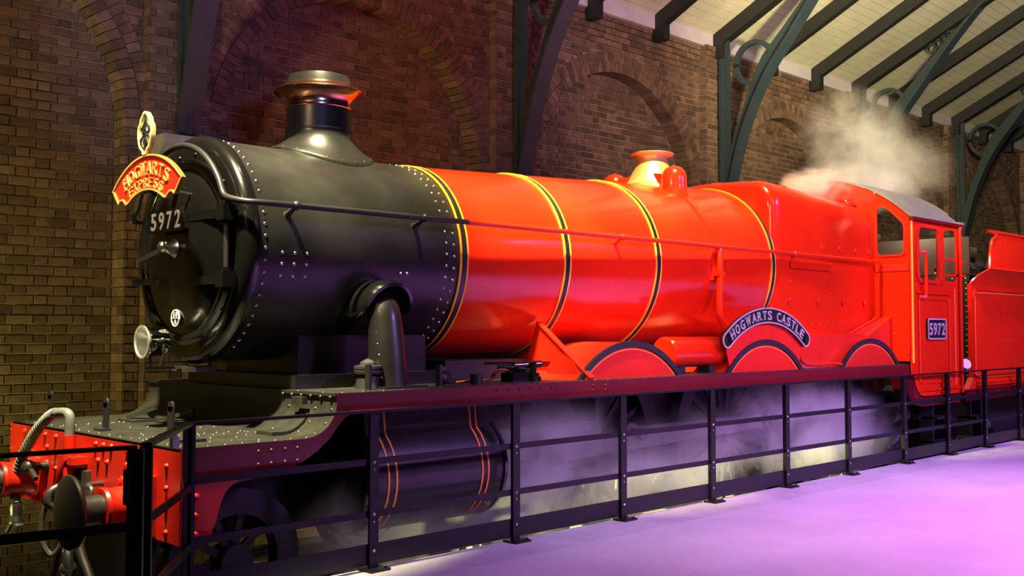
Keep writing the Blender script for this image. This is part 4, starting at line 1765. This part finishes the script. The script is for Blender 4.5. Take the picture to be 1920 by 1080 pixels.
m.tube(smoothpts([(8.9, -1.1, 1.1), (9.0, -1.15, .9), (8.9, -1.15, .7), (8.75, -1.1, .55)]), .025, 8)
m.cyl((9.5, -1.1, .9), (10.1, -1.1, .8), .05)
m.build('injector', GREY, loco)
m = MB()
for zz in (.55, .86):
    m.box(9.55, 10.0, -1.36, -1.10, zz, zz + .03)
m.box(9.55, 9.58, -1.30, -1.12, .5, 1.1)
m.box(9.97, 10.0, -1.30, -1.12, .5, 1.1)
m.box(9.56, 9.99, -1.14, -1.12, .5, 1.1)
m.build('cab_step', IRON, loco, smooth=False)
m = MB()
m.box(8.9, 9.5, -1.0, .8, .3, .85)
m.build('ashpan', IRON, loco, smooth=False)

# ------------------------------------------------------------------ headboard, crest, lamps (lift-off things)
hx = -.36
hb = thing('headboard', (hx, 0, 2.95), 'red arched headboard with gold lettering hung before the smokebox top', 'headboard')
hc = (.03, 2.45)
ho, hi = .80, .545
hA = R(43)


def hfn(a, b, c):
    return (hx - c, -a, b)


m = MB()
outer = arc(-hc[0], hc[1], ho, PI / 2 + hA, PI / 2 - hA, 32)
# ends with a scooped lower corner
hiA = R(38)
inner = arc(-hc[0], hc[1], hi, PI / 2 - hiA * .80, PI / 2 + hiA * .80, 26)


def pol(r_, a):
    return (-hc[0] + r_ * math.cos(PI / 2 - a), hc[1] + r_ * math.sin(PI / 2 - a))


rend = [pol(.66, hA), pol(.645, hA * .98), pol(.645, hA * .92), pol(.628, hA * .86), pol(.60, hA * .83), pol(.56, hA * .80)]
lend = [pol(r_, -a) for r_, a in ((.56, hA * .80), (.60, hA * .83), (.628, hA * .86), (.645, hA * .92), (.645, hA * .98), (.66, hA))]
loop = outer + rend + inner + lend
m.prism(loop, hfn, 0, .018)
m.build('board_face', REDL, hb, smooth=False)
m = MB()
N = len(loop)
cl = loop
inn = []
for i in range(N):
    p = Vector(cl[i - 1]); q = Vector(cl[(i + 1) % N])
    t = (q - p).normalized()
    inn.append((cl[i][0] + t.y * .013, cl[i][1] - t.x * .013))
m.strip(cl, inn, hfn, -.004, .028, closed=True)
m.build('board_rim', GOLDP, hb, angle=30)
for txt, rad, hgt, wch, spn in (('HOGWARTS', .655, .095, .074, R(62)), ('EXPRESS', .565, .072, .058, R(54))):
    n = len(txt)
    for i, ch in enumerate(txt):
        a = -spn / 2 + spn * (i + .5) / n
        def fn(p, q, c, a=a, rad=rad):
            x_, z_ = pol(rad + q, a)
            return hfn(x_ + p * math.cos(a), z_ - p * math.sin(a), .018 + c)
        m = MB()
        letter(m, ch, fn, hgt, wch, .008, -.004, True)
        m.build('letter', GOLDP, hb, smooth=False)
m = MB()
m.bar((hx + .02, 0, 2.98), (hx + .02, 0, 3.22), .012, .08, (0, 1, 0))
m.bar((hx + .02, .32, 2.99), (hx + .02, -.32, 2.99), .012, .03, (1, 0, 0))
m.build('back_bracket', IRON, hb, smooth=False)
# crest on top of the board
cy_, z0_ = 0.045, 3.25
cre = thing('headboard_crest', (hx, cy_, z0_), 'pale gold pointed crest standing on top of the red headboard', 'crest')
shape = [(0, .0), (.035, .004), (.045, .03), (.085, .055), (.105, .09), (.118, .13), (.122, .17), (.112, .21), (.085, .235), (.078, .262), (.05, .285), (.03, .305), (0, .315)]
outl = [(a, b) for a, b in shape] + [(-a, b) for a, b in reversed(shape[1:-1])]
cfn = lambda a, b, c: (hx - c, cy_ - a * .92, z0_ + b)
m = MB()
m.prism(outl, cfn, 0, .018)
m.build('crest_plate', CREAM, cre, smooth=False)
m = MB()
N = len(outl)
inn = []
for i in range(N):
    p = Vector(outl[i - 1]); q = Vector(outl[(i + 1) % N])
    t = (q - p).normalized()
    inn.append((outl[i][0] - t.y * .016, outl[i][1] + t.x * .016))
m.strip(outl, inn, cfn, -.002, .032, closed=True)
m.build('crest_rim', CREAM, cre, angle=30)
m = MB()
def scroll(pts, r_=.007):
    m.tube([cfn(a, b, .022) for a, b, _ in [tuple(p) for p in smoothpts([(a, b, 0) for a, b in pts], 5)]], r_, 6)
for s_ in (-1, 1):
    scroll([(0, .27), (.02 * s_, .23), (.045 * s_, .205), (.065 * s_, .19), (.06 * s_, .165), (.035 * s_, .165), (.02 * s_, .19)])
    scroll([(.0, .20), (.03 * s_, .14), (.075 * s_, .12), (.085 * s_, .095), (.06 * s_, .085)])
    scroll([(.09 * s_, .10), (.05 * s_, .06), (0, .035)])
    scroll([(.0, .12), (.03 * s_, .085), (0, .06)])
scroll([(0, .285), (0, .18), (0, .05)], .009)
m.build('crest_scrolls', NPL, cre)

sl = thing('headlamp', (-.32, 0, 1.73), 'chrome round headlamp on a bracket before the smokebox bottom', 'lamp')
m = MB()
m.lathe([(-.385, .108), (-.38, .112), (-.36, .104), (-.26, .10), (-.235, .085), (-.225, .05), (-.222, 0)], (0, 0, 1.917), (1, 0, 0), 32)
m.build('lamp_body', CHROME, sl)
m = MB()
m.lathe([(-.40, .115), (-.412, .118), (-.412, .104), (-.395, .10)], (0, 0, 1.917), (1, 0, 0), 32)
m.build('lamp_rim', REFL, sl)
m = MB()
m.lathe([(-.40, .105), (-.30, .03), (-.30, 0)], (0, 0, 1.917), (1, 0, 0), 32)
m.ball((-.33, 0, 1.917), .025)
m.build('reflector', REFL, sl)
m = MB()
m.lathe([(-.402, .104), (-.408, .06), (-.41, 0)], (0, 0, 1.917), (1, 0, 0), 32)
m.build('lens', GLASS, sl)
m = MB()
for s_ in (-1, 1):
    m.tube(smoothpts([(-.31, s_ * .115, 1.93), (-.30, s_ * .12, 1.85), (-.30, s_ * .07, 1.75)], 4), .010, 8)
    m.ball((-.31, s_ * .118, 1.93), .018)
m.box(-.36, .10, -.035, .035, 1.722, 1.738)
m.box(-.12, .10, -.12, .12, 1.70, 1.735)
m.build('lamp_bracket', GREY, sl)

fl2 = thing('flood_lamp', (10.55, -1.28, 1.206), 'small white faced flood lamp between the cab and the tender', 'lamp')
m = MB()
ax = Vector((-.55, -.75, .35)).normalized()
c = Vector((10.51, -1.34, 1.545))
m.lathe([(-.08, 0), (-.08, .04), (-.02, .062), (.02, .072), (.02, 0)], c, ax, 24)
m.build('lamp_shell', GREY, fl2)
m = MB()
m.lathe([(.021, .070), (.026, .064), (.026, 0)], c, ax, 24)
m.build('lamp_face', WHITE, fl2)
m = MB()
m.bar((10.55, -1.28, 1.206), (10.55, -1.28, 1.52), .03, .03)
m.build('lamp_stalk', IRON, fl2)

# ------------------------------------------------------------------ tender
tn = thing('tender', (13.5, 0, 0), 'red tender with riveted side panels coupled behind the cab', 'tender')
TX0, TX1 = 10.80, 16.5
TY = 1.30
for sg in (-1, 1):
    m = MB()
    m.prism([(TX0, 1.20), (TX1, 1.20), (TX1, 2.62), (TX0, 2.62)], FY, sg * TY, sg * (TY - .02))
    V = []; F = []
    prof = [(0, 2.62), (.02, 2.68), (.07, 2.76), (.15, 2.84), (.17, 2.86)]
    for x in (TX0, TX1):
        for d, zz in prof:
            xx = x + (d * 1.8 if x == TX0 else 0)
            V.append((xx, sg * (TY + d), zz))
        for d, zz in prof:
            xx = x + (d * 1.8 if x == TX0 else 0)
            V.append((xx, sg * (TY + d - .015), zz + .01))
    n = len(prof)
    for i in range(n - 1):
        F.append((i, i + 1, 2 * n + i + 1, 2 * n + i))
        F.append((n + i, 3 * n + i, 3 * n + i + 1, n + i + 1))
        F.append((i, n + i, n + i + 1, i + 1))
    F.append((n - 1, 2 * n - 1, 4 * n - 1, 3 * n - 1))
    m.add(V, F)
    ts = m.build('tender_side', RED, tn, angle=50)
    m = MB()
    pts2 = [(11.12, 2.86), (11.14, 3.05), (11.22, 3.25)] + [(11.32 + .14 - .14 * math.cos(R(a)), 3.24 + .14 * math.sin(R(a))) for a in (30, 60, 90)] + [(TX1, 3.38), (TX1, 2.86)]
    m.prism(pts2, FY, sg * (TY + .15), sg * (TY + .13))
    m.tube([(a, sg * (TY + .15), b) for a, b, _ in [tuple(p) for p in smoothpts([(a, b, 0) for a, b in pts2[:-1]], 3)]], .022, 8)
    m.build('fender_sheet', RED, tn, angle=30)
    if sg > 0:
        continue
    m = MB()
    m.strip(resample(fillet([(10.88, 1.27), (TX1, 1.27), (TX1, 2.585), (10.88, 2.585)], .03), 60), resample(fillet([(10.91, 1.30), (TX1 - .03, 1.30), (TX1 - .03, 2.555), (10.91, 2.555)], .03), 60), FY, -1.318, -1.30, closed=True)
    m.box(TX0 - .01, TX0 + .025, -1.325, -1.27, 1.2, 2.64)
    m.box(TX0, TX1, -1.335, -1.30, 1.235, 1.262)
    m.build('panel_beading', RED, ts, smooth=False)
    m = MB()
    m.strip(resample(fillet([(10.96, 1.34), (TX1, 1.34), (TX1, 2.54), (10.96, 2.54)], .05), 60), resample(fillet([(10.975, 1.355), (TX1 - .015, 1.355), (TX1 - .015, 2.525), (10.975, 2.525)], .05), 60), FY, -1.304, -1.298, closed=True)
    m.build('lining', LINE, ts, smooth=False)
    pts = []
    for xx in (11.08, 12.05, 13.1, 14.2):
        for i in range(26):
            pts.append(((xx, -1.30, 1.38 + i * .045), (0, -1, 0)))
    for i in range(44):
        pts.append(((11.1 + i * .075, -1.30, 1.86), (0, -1, 0)))
    for xx in (11.75, 12.5, 13.3):
        for i in range(12):
            pts.append(((xx, -1.45, 2.9 + i * .038), (0, -1, 0)))
    for i in range(40):
        pts.append(((11.2 + i * .07, -1.45, 2.88), (0, -1, 0)))
    rivets(pts, .008, 6).build('side_rivets', RED, ts, kind='stuff')
m = MB()
m.prism([(TX0 - .3, 1.05), (TX1, 1.05), (TX1, 1.19), (10.75, 1.19), (10.5, 1.16), (TX0 - .3, 1.16)], FY, -1.345, -1.30)
m.box(TX0 - .55, TX1, -1.36, -1.1, 1.185, 1.205)
m.build('tender_valance', MAROON, tn, smooth=False)
m = MB()
for i in range(10):
    m.dome((11.0 + i * .22, -1.345, 1.10 + .05 * (i % 2)), (0, -1, 0), .012, None, 6)
m.build('valance_rivets', REDM, tn, kind='stuff')
m = MB()
m.prism([(10.62, 1.20), (10.85, 1.20), (10.85, 1.34), (10.78, 1.36), (10.70, 1.28)], FY, -1.34, -1.26)
m.build('step_bracket', REDM, tn, smooth=False)
m = MB()
m.box(TX0 + .05, TX0 + .08, -1.27, 1.27, 1.2, 2.78)
m.box(11.05, 11.09, -1.2, 1.2, 2.78, 3.32)
m.box(TX0 + .05, 11.1, -1.27, 1.27, 2.77, 2.79)
m.box(TX0 - .45, TX0 + .05, -1.2, 1.2, 1.30, 1.80) if False else None
m.build('tender_front', BLK, tn, smooth=False)
pts = []
for i in range(14):
    pts.append(((TX0 + .05, -1.22 + i * .18, 2.72), (-1, 0, 0)))
for i in range(18):
    pts.append(((TX0 + .05, -1.23, 1.3 + i * .08), (-1, 0, 0)))
rivets(pts, .014, 6).build('front_rivets', STEEL, tn, kind='stuff')
m = MB()
m.tube([(10.78, -1.15, 2.35), (10.74, -1.15, 2.35), (10.74, -1.15, 2.25)], .02, 8)
m.bar((10.70, -1.18, 2.28), (10.78, -1.18, 2.28), .03, .14)
m.build('brake_handle', REDM, tn)
m = MB()
m.box(11.1, TX1, -1.25, 1.25, 1.2, 2.80)
m.build('tank', BLK, tn, smooth=False)
m = MB()
for i in range(70):
    x = 11.3 + rnd.random() * 4; y = -1.1 + rnd.random() * 2.2
    s_ = .07 + rnd.random() * .08
    zz = 2.82 + (1 - abs(y) / 1.3) * .25 + rnd.random() * .06
    V = [(x + s_ * a * rnd.uniform(.6, 1), y + s_ * b * rnd.uniform(.6, 1), zz + s_ * c * rnd.uniform(.6, 1)) for a, b, c in ((1, 0, 0), (-1, 0, 0), (0, 1, 0), (0, -1, 0), (0, 0, 1), (0, 0, -1))]
    m.add(V, [(0, 2, 4), (2, 1, 4), (1, 3, 4), (3, 0, 4), (2, 0, 5), (1, 2, 5), (3, 1, 5), (0, 3, 5)])
m.build('coal_load', COAL, tn, smooth=False, kind='stuff')
m = MB()
m.prism([(10.6, .45), (16.2, .45), (16.2, 1.05), (10.6, 1.05)], FY, -.95, -.93)
for cx in (11.9, 14.2):
    m.prism([(cx - .30, .55), (cx + .30, .55), (cx + .22, .30), (cx - .22, .30)], FY, -1.05, -.93)
    m.bar((cx - .5, -1.0, .95), (cx + .5, -1.0, .95), .09, .1)
    m.ball((cx, -1.04, .60), .13)
m.build('tender_frame', IRON, tn, smooth=False)
m = MB()
for zz in (.50, .80):
    m.box(10.75, 11.15, -1.38, -1.10, zz, zz + .03)
m.box(10.75, 10.78, -1.3, -1.12, .5, 1.06)
m.box(11.12, 11.15, -1.3, -1.12, .5, 1.06)
m.build('tender_step', IRON, tn, smooth=False)
for cx in (11.9, 14.2):
    for sg in (-1, 1):
        m = MB()
        m.lathe([(-.065, 0), (-.06, .52), (-.06, .62), (.06, .625), (.075, .66), (.075, 0)], (cx, sg * .72, .62), (0, sg * -1, 0), 40)
        m.build('tender_wheel', IRON, tn)

# ------------------------------------------------------------------ railings
RY = -1.453
rail1 = thing('railing', (4.5, RY, PZ), 'black metal railing running along the platform edge beside the engine', 'railing')


def post(th, x, y, z1, foot=True, yaw=0):
    m = MB()
    m.box(x - .036, x + .036, y - .010, y + .010, PZ + .012, z1)
    m.box(x - .010, x + .010, y, y + .045, PZ + .012, z1)
    po = m.build('post', RAILP, th, smooth=False)
    if foot:
        m = MB()
        m.prism(roundrect(x - .085, x + .085, y - .09, y + .06, .012, 2), FZ, PZ, PZ + .014)
        for dx in (-.06, .06):
            m.cyl((x + dx, y - .06, PZ + .014), (x + dx, y - .06, PZ + .026), .012, None, 6)
        m.build('base_plate', RAILP, po, smooth=False)
    m = MB()
    for zz in (1.125, .78, .54):
        m.dome((x, y - .010, zz), (0, -1, 0), .012, None, 8)
        m.dome((x, y - .010, zz - .05), (0, -1, 0), .008, None, 6) if zz > .7 else None
    m.build('bolt', STEEL, po, kind='stuff')


PXS = (.53, 1.86, 3.13, 4.43, 5.743, 7.04, 8.42, 9.67, 10.89, 12.15, 13.45)
for x in PXS:
    post(rail1, x, RY, 1.45)
ends = [-.80] + list(PXS)
for a, b in zip(ends[:-1], ends[1:]):
    for zz in (1.125, .78):
        m = MB()
        m.box(a + .03, b - .03, RY + .012, RY + .024, zz - .022, zz + .022)
        m.build('mid_rail', RAILP, rail1, smooth=False)
    m = MB()
    m.box(a + .03, b - .03, RY + .012, RY + .018, PZ + .03, .585)
    m.build('kick_plate', RAILP, rail1, smooth=False)
m = MB()
m.box(-.80, 13.5, RY - .025, RY + .025, 1.45, 1.468)
m.build('top_rail', RAILP, rail1, smooth=False)
Ap, Bp = (-.80, -1.50), (-1.46, -2.33)
d = Vector((Bp[0] - Ap[0], Bp[1] - Ap[1], 0)).normalized()
m = MB()
m.box(-.835, -.765, RY - .03, RY - .01, PZ, 1.45)
m.box(-.81, -.79, RY - .03, RY + .04, PZ, 1.45)
m.build('post', RAILP, rail1, smooth=False)
m = MB()
m.bar((Ap[0], Ap[1] + .03, 1.459), (Bp[0], Bp[1], 1.459), .05, .018)
m.build('top_rail', RAILP, rail1, smooth=False)
for zz in (1.10, .76):
    m = MB()
    m.bar((Ap[0], Ap[1], zz), (Bp[0], Bp[1], zz), .012, .044)
    m.build('mid_rail', RAILP, rail1, smooth=False)
m = MB()
m.bar((Bp[0], Bp[1], PZ), (Bp[0], Bp[1], 1.45), .02, .06, (1, -1, 0))
m.build('post', RAILP, rail1, smooth=False)
m = MB()
m.bar((-.70, RY - .03, 1.36), (-.86, RY + .0, 1.36), .016, .016)
m.box(-.90, -.86, RY - .02, RY + .02, 1.33, 1.39)
m.build('gate_bolt', STEEL, rail1, smooth=False)

rail2 = thing('railing', (-2.2, -2.40, PZ), 'short black metal railing section in front of the buffers, beyond the double corner posts', 'railing')
B2, C2 = (-1.545, -2.405), (-3.4, -2.10)
m = MB()
m.bar((B2[0], B2[1], PZ), (B2[0], B2[1], 1.45), .02, .075, (1, -1, 0))
m.box(B2[0] - .05, B2[0] - .03, B2[1] - .02, B2[1] + .02, 1.2, 1.36)
m.build('post', RAILP, rail2, smooth=False)
m = MB()
m.bar((B2[0], B2[1], 1.459), (C2[0], C2[1], 1.459), .05, .018)
m.build('top_rail', RAILP, rail2, smooth=False)
for zz in (1.10, .76):
    m = MB()
    m.bar((B2[0], B2[1], zz), (C2[0], C2[1], zz), .012, .044)
    m.build('mid_rail', RAILP, rail2, smooth=False)
m = MB()
m.bar((C2[0], C2[1], PZ), (C2[0], C2[1], 1.45), .02, .075, (1, -1, 0))
m.build('post', RAILP, rail2, smooth=False)


# ------------------------------------------------------------------ steam
def steam(name, blobs, dens, colr, label, nscale=1.6, k=1.1, stretch=(1, 1, 1), emit=0):
    x0 = min(b[0] - b[3] for b in blobs); x1 = max(b[0] + b[3] for b in blobs)
    y0 = min(b[1] - b[4] for b in blobs); y1 = max(b[1] + b[4] for b in blobs)
    z0 = min(b[2] - b[5] for b in blobs); z1 = max(b[2] + b[5] for b in blobs)
    m = bpy.data.materials.new(name)
    m.use_nodes = True
    nt = m.node_tree
    nt.nodes.clear()
    out = nt.nodes.new('ShaderNodeOutputMaterial')
    pv = nt.nodes.new('ShaderNodeVolumePrincipled')
    pv.inputs['Color'].default_value = (*colr, 1)
    pv.inputs['Anisotropy'].default_value = .1
    nt.links.new(pv.outputs[0], out.inputs['Volume'])
    tc = nt.nodes.new('ShaderNodeTexCoord')
    cur = None
    nw = nt.nodes.new('ShaderNodeTexNoise')
    nw.inputs['Scale'].default_value = nscale * .8
    nw.inputs['Detail'].default_value = 2
    nt.links.new(tc.outputs['Object'], nw.inputs['Vector'])
    for bx_, by_, bz_, rx_, ry_, rz_, wgt in blobs:
        mp = nt.nodes.new('ShaderNodeMapping')
        mp.vector_type = 'TEXTURE'
        mp.inputs['Location'].default_value = (bx_, by_, bz_)
        mp.inputs['Scale'].default_value = (rx_, ry_, rz_)
        nt.links.new(tc.outputs['Object'], mp.inputs['Vector'])
        ln = nt.nodes.new('ShaderNodeVectorMath'); ln.operation = 'LENGTH'
        nt.links.new(mp.outputs[0], ln.inputs[0])
        mr = nt.nodes.new('ShaderNodeMapRange')
        mr.interpolation_type = 'SMOOTHSTEP'
        mr.inputs['From Min'].default_value = 1
        mr.inputs['From Max'].default_value = .15
        mr.inputs['To Min'].default_value = 0
        mr.inputs['To Max'].default_value = wgt
        nt.links.new(ln.outputs['Value'], mr.inputs['Value'])
        if cur is None:
            cur = mr.outputs[0]
        else:
            a = nt.nodes.new('ShaderNodeMath'); a.operation = 'ADD'
            nt.links.new(cur, a.inputs[0]); nt.links.new(mr.outputs[0], a.inputs[1])
            cur = a.outputs[0]
    n = nt.nodes.new('ShaderNodeTexNoise')
    n.inputs['Scale'].default_value = nscale
    n.inputs['Detail'].default_value = 5
    n.inputs['Roughness'].default_value = .6
    n.inputs['Distortion'].default_value = .6
    mp = nt.nodes.new('ShaderNodeMapping')
    mp.inputs['Scale'].default_value = stretch
    nt.links.new(tc.outputs['Object'], mp.inputs['Vector'])
    nt.links.new(mp.outputs[0], n.inputs['Vector'])
    mr = nt.nodes.new('ShaderNodeMapRange')
    mr.interpolation_type = 'SMOOTHSTEP'
    mr.inputs['From Min'].default_value = .5 - .16 * k
    mr.inputs['From Max'].default_value = .5 + .16 * k
    nt.links.new(n.outputs['Fac'], mr.inputs['Value'])
    a = nt.nodes.new('ShaderNodeMath'); a.operation = 'MULTIPLY'
    nt.links.new(cur, a.inputs[0]); nt.links.new(mr.outputs[0], a.inputs[1])
    b = nt.nodes.new('ShaderNodeMath'); b.operation = 'MULTIPLY'
    b.inputs[1].default_value = dens
    nt.links.new(a.outputs[0], b.inputs[0])
    nt.links.new(b.outputs[0], pv.inputs['Density'])
    q = MB()
    q.box(x0, x1, y0, y1, z0, z1)
    o = q.build(name, m, None, smooth=False, kind='stuff', label=label)
    o['category'] = 'steam'
    return o


steam('steam_plume', [(8.22, -.3, 3.84, .42, .38, .26, 4.5), (8.7, -.3, 3.84, .8, .5, .32, 2.4), (9.5, -.25, 3.95, 1.3, .8, .40, 1.3), (9.9, -.1, 4.7, 1.2, .8, .80, .55), (10.9, .1, 4.35, 1.5, .9, .65, .5), (11.9, .2, 4.5, 1.4, .9, .70, .35)],
      3.0, (1, .97, .90), 'pale steam plume drifting over the firebox and the cab roof', 2.0, .72)
steam('steam_haze', [(2.5, -1.15, 1.05, 1.0, .25, .55, 1.3), (.9, -1.15, .6, .9, .25, .5, .7), (3.0, -1.15, .6, 2.6, .25, .5, .6), (4.4, -1.15, .8, 1.4, .25, .6, .5), (6.4, -1.15, 1.05, 1.7, .25, .7, 1.3), (7.6, -1.15, .8, 1.2, .25, .6, .7)],
      5.0, (.96, .95, .96), 'thin steam hanging between the railing and the driving wheels', 1.35, 1.15)
